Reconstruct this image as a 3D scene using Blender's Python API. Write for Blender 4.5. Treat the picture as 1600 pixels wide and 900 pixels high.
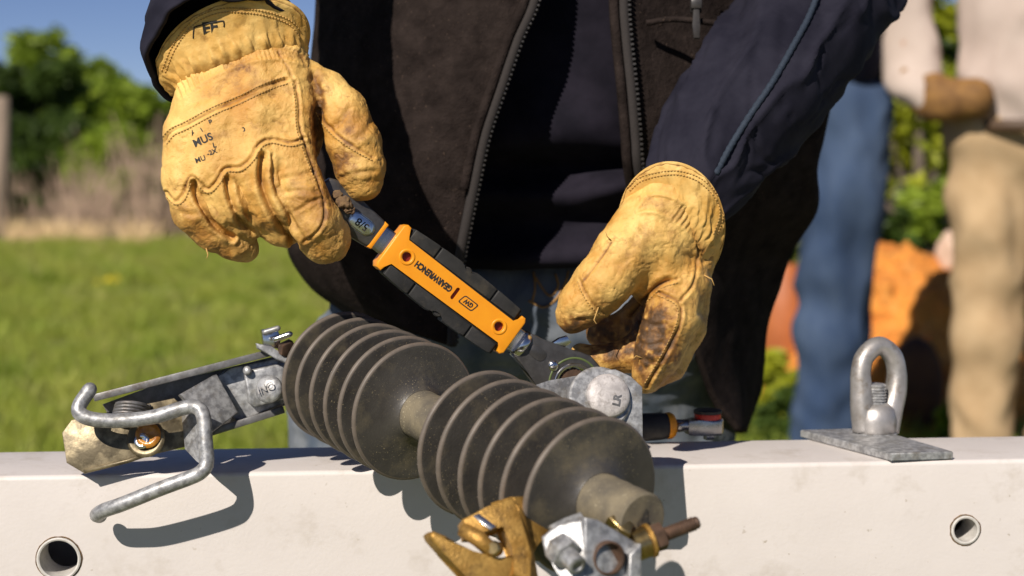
import bpy, bmesh, math, random
import numpy as np
from mathutils import Vector, Matrix
from mathutils.bvhtree import BVHTree

for o in list(bpy.data.objects):
    bpy.data.objects.remove(o)
S = bpy.context.scene
C = S.collection
R = math.radians
rnd = random.Random(7)
nrng = np.random.default_rng(11)

# ------------------------------------------------------------------ camera, world, sun, exposure
F = 2500.0            # focal length in photo pixels (1600 wide)
HC = 0.97             # camera height
PITCH = math.atan(220 / F)
cam_d = bpy.data.cameras.new('camera')
cam = bpy.data.objects.new('camera', cam_d)
C.objects.link(cam)
cam.location = (0, 0, HC)
cam.rotation_euler = (R(90) - PITCH, 0, 0)
cam_d.sensor_width = 36.0
cam_d.lens = 36.0 * F / 1600.0
cam_d.clip_start = 0.02
cam_d.clip_end = 2000
cam_d.dof.use_dof = True
cam_d.dof.focus_distance = 1.06
cam_d.dof.aperture_fstop = 6.2
cam_d.dof.aperture_blades = 7
S.camera = cam

SUN_DIR = Vector((0.36, 0.68, -0.60)).normalized()      # direction the light travels
sun_el = math.asin(-SUN_DIR.z)
sun_az = math.atan2(-SUN_DIR.x, -SUN_DIR.y)             # azimuth of the sun, clockwise from +Y
W = bpy.data.worlds.new('World')
S.world = W
W.use_nodes = True
wn = W.node_tree
bg = wn.nodes['Background']
sky = wn.nodes.new('ShaderNodeTexSky')
sky.sky_type = 'NISHITA'
sky.sun_disc = False
sky.sun_elevation = sun_el
sky.sun_rotation = sun_az
sky.air_density = 1.0
sky.dust_density = 0.0
sky.altitude = 5000
sky.ozone_density = 1.2
tint = wn.nodes.new('ShaderNodeMix')          # a slightly deeper blue, as through clean spring air
tint.data_type = 'RGBA'
tint.blend_type = 'MULTIPLY'
tint.inputs[0].default_value = 1.0
tint.inputs[7].default_value = (1.0, 1.0, 1.22, 1)
wn.links.new(sky.outputs[0], tint.inputs[6])
wn.links.new(tint.outputs[2], bg.inputs[0])
bg.inputs[1].default_value = 0.05
sd = bpy.data.lights.new('sun', 'SUN')
sd.energy = 5.0
sd.angle = R(0.5)
sd.color = (1.0, 0.925, 0.83)
so = bpy.data.objects.new('sun', sd)
C.objects.link(so)
so.rotation_euler = SUN_DIR.to_track_quat('-Z', 'Y').to_euler()
so.location = (-3, -5, 6)
S.view_settings.view_transform = 'Standard'
S.view_settings.look = 'None'
S.view_settings.exposure = 0.14
S.view_settings.gamma = 1.0

# ------------------------------------------------------------------ coordinates: photo pixel + depth -> world point
FW = Vector((0, math.cos(PITCH), -math.sin(PITCH)))
UP = Vector((0, math.sin(PITCH), math.cos(PITCH)))
RT = Vector((1, 0, 0))
CP = Vector((0, 0, HC))
def P(px, py, d):
    return CP + FW * d + RT * ((px - 800) / F * d) - UP * ((py - 450) / F * d)
_FW, _UP, _RT, _CP = (np.array(v) for v in (FW, UP, RT, CP))
def Pn(a):                       # a: (n,3) px,py,d -> (n,3)
    a = np.asarray(a, float)
    d = a[:, 2:3]
    return _CP + _FW * d + _RT * ((a[:, 0:1] - 800) / F * d) - _UP * ((a[:, 1:2] - 450) / F * d)
def pix(w):
    v = Vector(w) - CP
    d = v.dot(FW)
    return (800 + v.dot(RT) / d * F, 450 - v.dot(UP) / d * F, d)

# ------------------------------------------------------------------ object helpers
def world_loc(o):
    v = Vector((0, 0, 0))
    while o:
        v += o.location
        o = o.parent
    return v
def thing(name, label, cat, loc=(0, 0, 0), group=None):
    o = bpy.data.objects.new(name, None)
    C.objects.link(o)
    o.location = loc
    o.empty_display_size = 0.02
    o['label'] = label
    o['category'] = cat
    if group:
        o['group'] = group
    return o
def link(name, me, mat, parent=None, smooth=True, label=None, kind=None):
    me.name = name
    o = bpy.data.objects.new(name, me)
    C.objects.link(o)
    if mat:
        me.materials.clear()
        me.materials.append(mat)
    if parent:
        me.transform(Matrix.Translation(-world_loc(parent)))
        o.parent = parent
    if smooth:
        me.polygons.foreach_set('use_smooth', [True] * len(me.polygons))
        if smooth == 'auto':
            me.set_sharp_from_angle(angle=R(38))
    if label:
        o['label'] = label
    if kind:
        o['kind'] = kind
    return o
def tag(o, label, cat, group=None):
    o['label'] = label
    o['category'] = cat
    if group:
        o['group'] = group
    return o
def bm_mesh(bm):
    me = bpy.data.meshes.new('m')
    bmesh.ops.recalc_face_normals(bm, faces=bm.faces)
    bm.to_mesh(me)
    bm.free()
    return me
def np_mesh(v, f):
    me = bpy.data.meshes.new('m')
    v = np.asarray(v, np.float32)
    f = np.asarray(f, np.int32)
    n, k = f.shape
    me.vertices.add(len(v))
    me.vertices.foreach_set('co', v.ravel())
    me.loops.add(n * k)
    me.loops.foreach_set('vertex_index', f.ravel())
    me.polygons.add(n)
    me.polygons.foreach_set('loop_start', np.arange(0, n * k, k, dtype=np.int32))
    me.update(calc_edges=True)
    return me
def join(meshes):
    bm = bmesh.new()
    for m in meshes:
        bm.from_mesh(m)
        bpy.data.meshes.remove(m)
    me = bpy.data.meshes.new('m')
    bm.to_mesh(me)
    bm.free()
    return me
def frame(o, ex, ey, ez):
    m = Matrix((ex, ey, ez)).transposed().to_4x4()
    m.translation = o
    return m
def box(size, loc=(0, 0, 0), bev=0.0, seg=2, mtx=None):
    bm = bmesh.new()
    bmesh.ops.create_cube(bm, size=1)
    bmesh.ops.scale(bm, vec=size, verts=bm.verts)
    if bev:
        bmesh.ops.bevel(bm, geom=list(bm.edges), offset=bev, segments=seg, affect='EDGES', profile=0.5)
    bmesh.ops.translate(bm, vec=loc, verts=bm.verts)
    if mtx:
        bmesh.ops.transform(bm, matrix=mtx, verts=bm.verts)
    return bm_mesh(bm)
def prism(poly, z0, z1, mtx=None, bev=0.0, seg=2):
    """poly: 2-D outline, extruded from z0 to z1 in a frame."""
    bm = bmesh.new()
    a = [bm.verts.new((x, y, z0)) for x, y in poly]
    b = [bm.verts.new((x, y, z1)) for x, y in poly]
    n = len(poly)
    fa = bm.faces.new(a[::-1])
    fb = bm.faces.new(b)
    for i in range(n):
        bm.faces.new((a[i], a[(i + 1) % n], b[(i + 1) % n], b[i]))
    if bev:
        ed = [e for e in bm.edges if fa in e.link_faces or fb in e.link_faces]
        bmesh.ops.bevel(bm, geom=ed, offset=bev, segments=seg, affect='EDGES', profile=0.5, clamp_overlap=True)
    if mtx:
        bmesh.ops.transform(bm, matrix=mtx, verts=bm.verts)
    return bm_mesh(bm)
def plate(pts, th, bev=0.0006, seg=2):
    """flat sheet metal: outline of (px,py,d) points, thickness th going away from the camera."""
    w = [P(*p) for p in pts]
    n = Vector((0, 0, 0))
    for i in range(len(w)):
        a, b = w[i], w[(i + 1) % len(w)]
        n += Vector(((a.y - b.y) * (a.z + b.z), (a.z - b.z) * (a.x + b.x), (a.x - b.x) * (a.y + b.y)))
    n.normalize()
    c = sum(w, Vector()) / len(w)
    if n.dot(c - CP) > 0:
        n = -n
    ex = (w[1] - w[0]).normalized()
    ex = (ex - n * ex.dot(n)).normalized()
    ey = n.cross(ex)
    m = frame(c, ex, ey, n)
    poly = [((p - c).dot(ex), (p - c).dot(ey)) for p in w]
    ar = sum(poly[i][0] * poly[(i + 1) % len(poly)][1] - poly[(i + 1) % len(poly)][0] * poly[i][1] for i in range(len(poly)))
    if ar < 0:
        poly = poly[::-1]
    return prism(poly, -th, 0, m, bev, seg)
def catmull(pts, n):
    """smooth curve through k-dim points, n samples per span"""
    p = np.asarray(pts, float)
    p = np.vstack([2 * p[0] - p[1], p, 2 * p[-1] - p[-2]])
    out = []
    for i in range(1, len(p) - 2):
        for k in range(n):
            t = k / n
            a, b, c, d = p[i - 1], p[i], p[i + 1], p[i + 2]
            out.append(0.5 * (2 * b + (c - a) * t + (2 * a - 5 * b + 4 * c - d) * t * t + (3 * b - a - 3 * c + d) * t ** 3))
    out.append(p[-2])
    return np.array(out)
def tube(pts, rad, seg=12, caps=True, closed=False, fn=None, order=None):
    """sweep a circle along world points; rad scalar or list; fn(i,a)->radius factor"""
    pts = [Vector(p) for p in pts]
    n = len(pts)
    if not hasattr(rad, '__len__'):
        rad = [rad] * n
    verts = []
    prev = None
    rings = []
    for i, p in enumerate(pts):
        if closed:
            t = pts[(i + 1) % n] - pts[i - 1]
        else:
            t = pts[min(i + 1, n - 1)] - pts[max(i - 1, 0)]
        t.normalize()
        if prev is None:
            up = Vector((0, 0, 1)) if abs(t.z) < 0.9 else Vector((0, 1, 0))
            u = (up - t * up.dot(t)).normalized()
        else:
            u = (prev - t * prev.dot(t)).normalized()
        prev = u
        v = t.cross(u)
        rings.append((p, u, v, i))
    # order: ring index and radius change, to turn an open end inwards
    for i, dr in (order or [(i, 0.0) for i in range(n)]):
        p, u, v, i = rings[i]
        for k in range(seg):
            a = 2 * math.pi * k / seg
            r = rad[i] * (fn(i, a) if fn else 1) + dr
            verts.append(p + (u * math.cos(a) + v * math.sin(a)) * r)
    faces = []
    n = len(order) if order else n
    for i in range(n if closed else n - 1):
        j = (i + 1) % n
        for k in range(seg):
            l = (k + 1) % seg
            faces.append((i * seg + k, i * seg + l, j * seg + l, j * seg + k))
    me = bpy.data.meshes.new('m')
    if caps and not closed:
        faces.append(tuple(range(seg))[::-1])
        faces.append(tuple((n - 1) * seg + k for k in range(seg)))
    me.from_pydata([tuple(v) for v in verts], [], faces)
    bm = bmesh.new()
    bm.from_mesh(me)
    bpy.data.meshes.remove(me)
    return bm_mesh(bm)
def rounded_wire(pts, r, seg=14, n=6):
    """tube with hemispherical ends through (px,py,d) points"""
    w = Pn(catmull(pts, n))
    rr = [r] * len(w)
    a = Vector(w[0]) - Vector(w[1]); a.normalize()
    b = Vector(w[-1]) - Vector(w[-2]); b.normalize()
    pre = [Vector(w[0]) + a * r * math.sin(t) for t in (1.45, 1.1, 0.6)]
    post = [Vector(w[-1]) + b * r * math.sin(t) for t in (0.6, 1.1, 1.45)]
    cr = [r * math.cos(t) for t in (1.45, 1.1, 0.6)]
    return tube(pre + [Vector(x) for x in w] + post, cr + rr + cr[::-1], seg)
def lathe(o, axis, prof, seg=48, mtx=None):
    """prof: (s, r) pairs along axis from o; closed with caps where r==0"""
    axis = Vector(axis).normalized()
    up = Vector((0, 0, 1)) if abs(axis.z) < 0.9 else Vector((1, 0, 0))
    u = (up - axis * up.dot(axis)).normalized()
    v = axis.cross(u)
    o = Vector(o)
    verts, faces, rings = [], [], []
    for s, r in prof:
        c = o + axis * s
        if r < 1e-7:
            rings.append([len(verts)])
            verts.append(c)
        else:
            rings.append(list(range(len(verts), len(verts) + seg)))
            for k in range(seg):
                a = 2 * math.pi * k / seg
                verts.append(c + (u * math.cos(a) + v * math.sin(a)) * r)
    for A, B in zip(rings, rings[1:]):
        for k in range(seg):
            l = (k + 1) % seg
            if len(A) == 1 and len(B) == 1:
                continue
            if len(A) == 1:
                faces.append((A[0], B[l], B[k]))
            elif len(B) == 1:
                faces.append((A[k], A[l], B[0]))
            else:
                faces.append((A[k], A[l], B[l], B[k]))
    me = bpy.data.meshes.new('m')
    me.from_pydata([tuple(x) for x in verts], [], faces)
    bm = bmesh.new()
    bm.from_mesh(me)
    bpy.data.meshes.remove(me)
    return bm_mesh(bm)
def text_flat(s, size, bold=0.0, align='CENTER'):
    cu = bpy.data.curves.new('t', 'FONT')
    cu.body = s
    cu.size = size
    cu.align_x = align
    cu.align_y = 'CENTER'
    cu.offset = bold
    cu.resolution_u = 3
    o = bpy.data.objects.new('t', cu)
    C.objects.link(o)
    dg = bpy.context.evaluated_depsgraph_get()
    me = bpy.data.meshes.new_from_object(o.evaluated_get(dg))
    bpy.data.objects.remove(o)
    bpy.data.curves.remove(cu)
    return me
def text_fit(s, w, h, bold=0.0):
    me = text_flat(s, 1.0, bold)
    c = np.array([tuple(v.co) for v in me.vertices])
    lo, hi = c.min(0), c.max(0)
    for v in me.vertices:
        v.co = ((v.co.x - (lo[0] + hi[0]) / 2) / (hi[0] - lo[0]) * w, (v.co.y - (lo[1] + hi[1]) / 2) / (hi[1] - lo[1]) * h, 0)
    return me
def evaluated(o):
    dg = bpy.context.evaluated_depsgraph_get()
    return bpy.data.meshes.new_from_object(o.evaluated_get(dg))
def boolean_cut(me, cutters):
    a = bpy.data.objects.new('a', me)
    C.objects.link(a)
    tmp = [a]
    for c in cutters:
        b = bpy.data.objects.new('b', c)
        C.objects.link(b)
        tmp.append(b)
        m = a.modifiers.new('b', 'BOOLEAN')
        m.object = b
        m.operation = 'DIFFERENCE'
        m.solver = 'EXACT'
    out = evaluated(a)
    for o in tmp:
        bpy.data.objects.remove(o)
    return out

# ------------------------------------------------------------------ noise and distance fields
def vnoise(p, seed=0):
    p = np.asarray(p, np.float64)
    i = np.floor(p).astype(np.int64)
    f = p - i
    f = f * f * (3 - 2 * f)
    def h(x, y, z):
        n = (x * 374761393 + y * 668265263 + z * 2147483647 + seed * 974711) & 0xffffffff
        n = ((n ^ (n >> 13)) * 1274126177) & 0xffffffff
        return ((n ^ (n >> 16)) & 0xffff) / 65535.0
    x, y, z = i[:, 0], i[:, 1], i[:, 2]
    r = 0
    for dx in (0, 1):
        for dy in (0, 1):
            for dz in (0, 1):
                w = (f[:, 0] if dx else 1 - f[:, 0]) * (f[:, 1] if dy else 1 - f[:, 1]) * (f[:, 2] if dz else 1 - f[:, 2])
                r = r + w * h(x + dx, y + dy, z + dz)
    return r * 2 - 1
def fbm(p, oct=3, seed=0):
    r, a = 0, 1.0
    p = np.asarray(p, float)
    for k in range(oct):
        r = r + a * vnoise(p, seed + k)
        p = p * 2.03 + 17.1
        a *= 0.5
    return r
def surface_nets(f, org, h):
    s = f < 0
    nx, ny, nz = f.shape
    cnt = np.zeros((nx - 1, ny - 1, nz - 1), np.int8)
    for dx in (0, 1):
        for dy in (0, 1):
            for dz in (0, 1):
                cnt += s[dx:nx - 1 + dx, dy:ny - 1 + dy, dz:nz - 1 + dz]
    act = (cnt > 0) & (cnt < 8)
    ids = -np.ones(act.shape, np.int64)
    ci, cj, ck = np.nonzero(act)
    ids[ci, cj, ck] = np.arange(len(ci))
    acc = np.zeros((len(ci), 3))
    num = np.zeros(len(ci))
    corners = [(dx, dy, dz) for dx in (0, 1) for dy in (0, 1) for dz in (0, 1)]
    for a in corners:
        for ax in range(3):
            if a[ax]:
                continue
            b = list(a); b[ax] = 1
            va = f[ci + a[0], cj + a[1], ck + a[2]]
            vb = f[ci + b[0], cj + b[1], ck + b[2]]
            m = (va < 0) != (vb < 0)
            t = np.where(m, va / np.where(m, va - vb, 1), 0)
            q = np.array(a, float)[None, :].repeat(len(ci), 0)
            q[:, ax] += t
            acc[m] += q[m]
            num[m] += 1
    v = (np.stack([ci, cj, ck], 1) + acc / num[:, None]) * h + np.asarray(org)
    faces = []
    for ax in range(3):
        a = [slice(1, -1)] * 3
        a[ax] = slice(0, -1)
        b = list(a); b[ax] = slice(1, None)
        s0, s1 = s[tuple(a)], s[tuple(b)]
        for flip in (0, 1):
            m = (s0 & ~s1) if not flip else (~s0 & s1)
            i, j, k = np.nonzero(m)
            off = [0, 0, 0]
            for q in range(3):
                if q != ax:
                    off[q] = 1
            i, j, k = i + off[0], j + off[1], k + off[2]
            u, w = [q for q in range(3) if q != ax]
            def cell(du, dw):
                c = [i.copy(), j.copy(), k.copy()]
                c[u] -= du
                c[w] -= dw
                return ids[c[0], c[1], c[2]]
            quad = [cell(1, 1), cell(0, 1), cell(0, 0), cell(1, 0)]
            if (flip == 1) != (ax == 1):
                quad = quad[::-1]
            faces.append(np.stack(quad, 1))
    return v, np.vstack(faces)
class Field:
    """a distance field on a grid; capsules are blended with a smooth minimum"""
    def __init__(self, lo, hi, h):
        self.lo, self.h = np.array(lo, float), h
        n = np.ceil((np.array(hi) - self.lo) / h).astype(int) + 1
        self.x = self.lo[0] + np.arange(n[0])[:, None, None] * h
        self.y = self.lo[1] + np.arange(n[1])[None, :, None] * h
        self.z = self.lo[2] + np.arange(n[2])[None, None, :] * h
        self.f = np.full(n, 1e3, np.float32)
    def cone(self, a, b):
        ax, ay, az, ra = a
        bx, by, bz, rb = b
        dx, dy, dz = bx - ax, by - ay, bz - az
        L = dx * dx + dy * dy + dz * dz + 1e-9
        t = np.clip(((self.x - ax) * dx + (self.y - ay) * dy + (self.z - az) * dz) / L, 0, 1).astype(np.float32)
        return np.sqrt((self.x - ax - t * dx) ** 2 + (self.y - ay - t * dy) ** 2 + (self.z - az - t * dz) ** 2).astype(np.float32) - (ra + t * (rb - ra))
    def ell(self, c, r):
        q = np.sqrt(((self.x - c[0]) / r[0]) ** 2 + ((self.y - c[1]) / r[1]) ** 2 + ((self.z - c[2]) / r[2]) ** 2).astype(np.float32)
        return (q - 1) * min(r)
    @staticmethod
    def smin(a, b, k):
        if k <= 0:
            return np.minimum(a, b)
        hh = np.maximum(k - np.abs(a - b), 0) / k
        return np.minimum(a, b) - hh * hh * k * 0.25
    def add(self, d, k=0.0):
        self.f = self.smin(self.f, d, k)
    def chain(self, nodes, k=0.0, kin=None):
        d = None
        for a, b in zip(nodes, nodes[1:]):
            c = self.cone(a, b)
            d = c if d is None else self.smin(d, c, kin if kin is not None else 3 * self.h)
        self.add(d, k)
    def mesh(self):
        return surface_nets(self.f, self.lo, self.h)
def vnormals(v, f):
    a, b, c, d = (v[f[:, i]] for i in range(4))
    n = np.cross(c - a, d - b)
    o = np.zeros_like(v)
    for i in range(4):
        np.add.at(o, f[:, i], n)
    return o / (np.linalg.norm(o, axis=1, keepdims=True) + 1e-12)
def relax(v, f, it=2, lam=0.5):
    e = np.vstack([f[:, [i, (i + 1) % 4]] for i in range(4)])
    deg = np.bincount(e[:, 0], minlength=len(v)) + np.bincount(e[:, 1], minlength=len(v))
    for _ in range(it):
        s = np.zeros_like(v)
        np.add.at(s, e[:, 0], v[e[:, 1]])
        np.add.at(s, e[:, 1], v[e[:, 0]])
        v = v + lam * (s / deg[:, None] - v)
    return v
def dist_poly(p2, line):
    """distance of 2-D points to a smoothed polyline"""
    l = catmull(line, 5)
    best = np.full(len(p2), 1e9)
    for a, b in zip(l, l[1:]):
        ab = b - a
        t = np.clip(((p2 - a) @ ab) / (ab @ ab + 1e-9), 0, 1)
        q = a + t[:, None] * ab
        best = np.minimum(best, np.hypot(p2[:, 0] - q[:, 0], p2[:, 1] - q[:, 1]))
    return best
def attr(me, name, val):
    a = me.attributes.new(name, 'FLOAT', 'POINT')
    a.data.foreach_set('value', np.asarray(val, np.float32))
def sheet(ctrl, nu=8, nv=8, th=0.004, fold=None, name_seed=0):
    """cloth panel: rows of (px,py,d) control points, smooth surface with thickness"""
    rows = np.array(ctrl, float)
    a = np.array([catmull(r, nu) for r in rows])
    g = np.array([catmull(a[:, j], nv) for j in range(a.shape[1])]).transpose(1, 0, 2)
    n, m = g.shape[:2]
    w = Pn(g.reshape(-1, 3))
    idx = np.arange(n * m).reshape(n, m)
    f = np.stack([idx[:-1, :-1], idx[1:, :-1], idx[1:, 1:], idx[:-1, 1:]], -1).reshape(-1, 4)
    nr = vnormals(w, f)
    if np.mean(np.sum(nr * (w - _CP), 1)) > 0:
        f = f[:, ::-1]
        nr = -nr
    if fold:
        w = w + nr * fold(w, g.reshape(-1, 3))[:, None]
        nr = vnormals(w, f)
    back = w - nr * th
    N = n * m
    rim = list(idx[0, :]) + list(idx[1:, -1]) + list(idx[-1, -2::-1]) + list(idx[-2:0:-1, 0])
    rf = [(rim[i], rim[i - 1], rim[i - 1] + N, rim[i] + N) for i in range(len(rim))]
    V = np.vstack([w, back])
    Fc = np.vstack([f, f[:, ::-1] + N, np.array(rf)])
    bm = bmesh.new()
    bm.from_mesh(np_mesh(V, Fc))
    return bm_mesh(bm), g

# ------------------------------------------------------------------ materials
def M(name, a, b=None, rough=0.6, metal=0.0, nscale=30, detail=4, bump=0.0, bscale=400, bdist=0.0005, lo=0.35, hi=0.65,
      dirt=None, dirt_attr=None, dirt_noise=60, specks=None, speck_scale=500, speck_lo=0.62, rvar=0.0, spec=0.5,
      stretch=None, bump2=0.0, bscale2=40, sheen=0.0, trans=0.0, coat=0.0, leafy=0.0, objrand=False, dlo=0.52, dhi=0.72):
    m = bpy.data.materials.new(name)
    m.use_nodes = True
    nt = m.node_tree
    bs = nt.nodes['Principled BSDF']
    N = lambda t: nt.nodes.new(t)
    L = nt.links.new
    tc = N('ShaderNodeTexCoord')
    vec = tc.outputs['Object']
    if objrand:                  # each copy gets its own patch of the texture
        oi = N('ShaderNodeObjectInfo')
        va = N('ShaderNodeVectorMath')
        va.operation = 'MULTIPLY_ADD'
        L(oi.outputs['Random'], va.inputs[0])
        va.inputs[1].default_value = (7, 13, 9)
        L(vec, va.inputs[2])
        vec = va.outputs[0]
    if stretch:
        mp = N('ShaderNodeMapping')
        mp.inputs['Scale'].default_value = stretch
        L(vec, mp.inputs[0])
        vec = mp.outputs[0]
    def noise(scale, det=3, rgh=0.6):
        n = N('ShaderNodeTexNoise')
        n.inputs['Scale'].default_value = scale
        n.inputs['Detail'].default_value = det
        n.inputs['Roughness'].default_value = rgh
        L(vec, n.inputs['Vector'])
        return n.outputs['Fac']
    def ramp(src, p0, p1):
        r = N('ShaderNodeMapRange')
        r.inputs['From Min'].default_value = p0
        r.inputs['From Max'].default_value = p1
        L(src, r.inputs['Value'])
        return r.outputs[0]
    def mix(fac, c0, c1):
        x = N('ShaderNodeMix')
        x.data_type = 'RGBA'
        L(fac, x.inputs[0])
        for s, c in ((6, c0), (7, c1)):
            if isinstance(c, tuple):
                x.inputs[s].default_value = (*c, 1)
            else:
                L(c, x.inputs[s])
        return x.outputs[2]
    b = b or tuple(x * 0.75 for x in a)
    n1 = noise(nscale, detail)
    col = mix(ramp(n1, lo, hi), a, b)
    if specks:
        sm = N('ShaderNodeMath')                 # dust lies in patches
        sm.operation = 'MULTIPLY'
        L(ramp(noise(speck_scale, 2, 0.7), speck_lo, speck_lo + 0.06), sm.inputs[0])
        L(ramp(noise(speck_scale * 0.055, 3, 0.6), 0.38, 0.62), sm.inputs[1])
        col = mix(sm.outputs[0], col, specks)
    if dirt:
        dn = noise(dirt_noise, 5, 0.7)
        if dirt_attr:
            at = N('ShaderNodeAttribute')
            at.attribute_name = dirt_attr
            ad = N('ShaderNodeMath')
            ad.operation = 'MULTIPLY_ADD'
            L(at.outputs['Fac'], ad.inputs[0])
            ad.inputs[1].default_value = 1.0
            mm = N('ShaderNodeMath')
            mm.operation = 'MULTIPLY_ADD'
            L(dn, mm.inputs[0])
            mm.inputs[1].default_value = 0.95
            mm.inputs[2].default_value = -0.56
            L(mm.outputs[0], ad.inputs[2])
            col = mix(ramp(ad.outputs[0], 0.05, 0.50), col, (0.27, 0.12, 0.028))      # hand-oiled brown first, then soil
            col = mix(ramp(ad.outputs[0], 0.45, 0.95), col, dirt)
        else:
            col = mix(ramp(dn, dlo, dhi), col, dirt)
    L(col, bs.inputs['Base Color'])
    if rvar:
        r = N('ShaderNodeMapRange')
        r.inputs['To Min'].default_value = max(0.02, rough - rvar)
        r.inputs['To Max'].default_value = min(1, rough + rvar)
        L(noise(nscale * 2.3, 4), r.inputs['Value'])
        L(r.outputs[0], bs.inputs['Roughness'])
    else:
        bs.inputs['Roughness'].default_value = rough
    bs.inputs['Metallic'].default_value = metal
    bs.inputs['Specular IOR Level'].default_value = spec
    bs.inputs['Sheen Weight'].default_value = sheen
    bs.inputs['Transmission Weight'].default_value = trans
    bs.inputs['Coat Weight'].default_value = coat
    if bump or bump2:
        prevn = None
        for st, sc in ((bump, bscale), (bump2, bscale2)):
            if st:
                bn = N('ShaderNodeBump')
                bn.inputs['Strength'].default_value = st
                bn.inputs['Distance'].default_value = bdist * (1 if sc == bscale else 4)
                L(noise(sc, 3, 0.6), bn.inputs['Height'])
                if prevn:
                    L(prevn, bn.inputs['Normal'])
                prevn = bn.outputs[0]
        L(prevn, bs.inputs['Normal'])
    if leafy:                    # thin leaves let light through
        tr = N('ShaderNodeBsdfTranslucent')
        L(col, tr.inputs[0])
        ms = N('ShaderNodeMixShader')
        ms.inputs[0].default_value = leafy
        L(bs.outputs[0], ms.inputs[1])
        L(tr.outputs[0], ms.inputs[2])
        L(ms.outputs[0], nt.nodes['Material Output'].inputs[0])
    return m

mt = {}
mt['leather'] = M('glove_leather', (0.87, 0.57, 0.18), (0.50, 0.22, 0.03), rough=0.48, nscale=24, detail=10, lo=0.34, hi=0.66,
                  bump=0.75, bscale=1300, bdist=0.0007, bump2=0.22, bscale2=190, dirt=(0.085, 0.045, 0.02), dirt_attr='dirt', dirt_noise=140, spec=0.4, rvar=0.12)
mt['leather_cuff'] = M('glove_cuff_leather', (0.82, 0.54, 0.18), (0.62, 0.33, 0.07), rough=0.55, nscale=45, detail=5, bump=0.4, bscale=900,
                       bdist=0.0005, bump2=0.3, bscale2=120, dirt=(0.16, 0.09, 0.035), dirt_attr='dirt', dirt_noise=120, spec=0.35)
mt['thread'] = M('glove_thread', (0.55, 0.33, 0.10), rough=0.8, bump=0.3)
mt['ink'] = M('ink', (0.012, 0.011, 0.010), (0.03, 0.025, 0.02), rough=0.7, nscale=300)
mt['mud'] = M('mud', (0.11, 0.065, 0.035), (0.2, 0.12, 0.05), rough=0.95, nscale=200, bump=0.8, bscale=500, bdist=0.001)
mt['navy'] = M('navy_knit', (0.012, 0.0115, 0.020), (0.023, 0.022, 0.034), rough=0.85, nscale=25, bump=0.35, bscale=2200, bdist=0.0003, bump2=0.25, bscale2=45, spec=0.12)
mt['shirt'] = M('dark_navy_shirt', (0.009, 0.008, 0.013), (0.019, 0.016, 0.025), rough=0.85, nscale=25, bump=0.35, bscale=2200, bdist=0.0003, bump2=0.25, bscale2=45, spec=0.1)
mt['piping'] = M('blue_piping', (0.011, 0.019, 0.034), (0.022, 0.034, 0.055), rough=0.8, nscale=600, bump=0.5, bscale=1500)
mt['fleece'] = M('brown_black_fleece', (0.013, 0.0095, 0.0085), (0.034, 0.025, 0.022), rough=0.95, nscale=55, detail=7, lo=0.3, hi=0.72, bump=0.9, bscale=900, bdist=0.0008,
                 bump2=0.5, bscale2=220, specks=(0.11, 0.075, 0.055), speck_scale=420, speck_lo=0.665, spec=0.05)
mt['zip_tape'] = M('zip_tape', (0.03, 0.024, 0.022), rough=0.9, nscale=600, bump=0.4, bscale=1500)
mt['zip_teeth'] = M('zip_teeth', (0.03, 0.027, 0.025), (0.045, 0.04, 0.037), rough=0.38, nscale=300)
mt['denim'] = M('denim', (0.085, 0.108, 0.145), (0.20, 0.215, 0.235), rough=0.9, nscale=30, detail=7, bump=0.5, bscale=1400, bdist=0.0004, stretch=(1, 1, 0.25), bump2=0.3, bscale2=60, spec=0.15)
mt['denim_dark'] = M('dark_denim', (0.03, 0.045, 0.075), (0.06, 0.08, 0.12), rough=0.9, nscale=40, detail=7, bump=0.5, bscale=1400, stretch=(1, 1, 0.25), spec=0.15)
mt['jean_thread'] = M('jean_thread', (0.42, 0.22, 0.06), rough=0.8)
mt['skin'] = M('skin', (0.5, 0.3, 0.2), rough=0.5)
mt['hair'] = M('hair', (0.05, 0.03, 0.02), rough=0.6)
mt['shed'] = M('silicone_shed', (0.044, 0.040, 0.037), (0.085, 0.077, 0.067), rough=0.42, nscale=38, detail=6, lo=0.3, hi=0.7, bump=0.35, bscale=700, specks=(0.36, 0.29, 0.17),
               speck_scale=820, speck_lo=0.635, dirt=(0.15, 0.125, 0.085), dirt_noise=30, rvar=0.15, spec=0.45, objrand=True)
mt['shed_rim'] = M('worn_shed_rim', (0.155, 0.125, 0.10), (0.11, 0.09, 0.072), rough=0.55, nscale=90, detail=5, bump=0.2, bscale=500)
mt['core'] = M('dusty_core', (0.11, 0.095, 0.073), (0.21, 0.175, 0.115), rough=0.75, nscale=70, detail=7, bump=0.3, bscale=700, specks=(0.55, 0.48, 0.33), speck_scale=750, speck_lo=0.64, spec=0.3)
mt['galv_light'] = M('dull_zinc', (0.60, 0.56, 0.54), (0.40, 0.37, 0.36), rough=0.55, metal=0.15, nscale=160, detail=7, bump=0.5, bscale=300, bdist=0.0006, dirt=(0.25, 0.22, 0.2), dirt_noise=200)
mt['galv'] = M('galvanised_steel', (0.48, 0.48, 0.48), (0.24, 0.24, 0.245), rough=0.46, metal=0.45, nscale=210, detail=8, lo=0.4, hi=0.6, bump=0.35, bscale=260, bdist=0.0006, dirt=(0.22, 0.20, 0.17), dirt_noise=90, rvar=0.15)
mt['galv_dark'] = M('weathered_steel', (0.24, 0.235, 0.235), (0.13, 0.125, 0.12), rough=0.5, metal=0.55, nscale=90, detail=7, bump=0.4, bscale=300, dirt=(0.10, 0.075, 0.06), dirt_noise=60, rvar=0.15)
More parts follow.
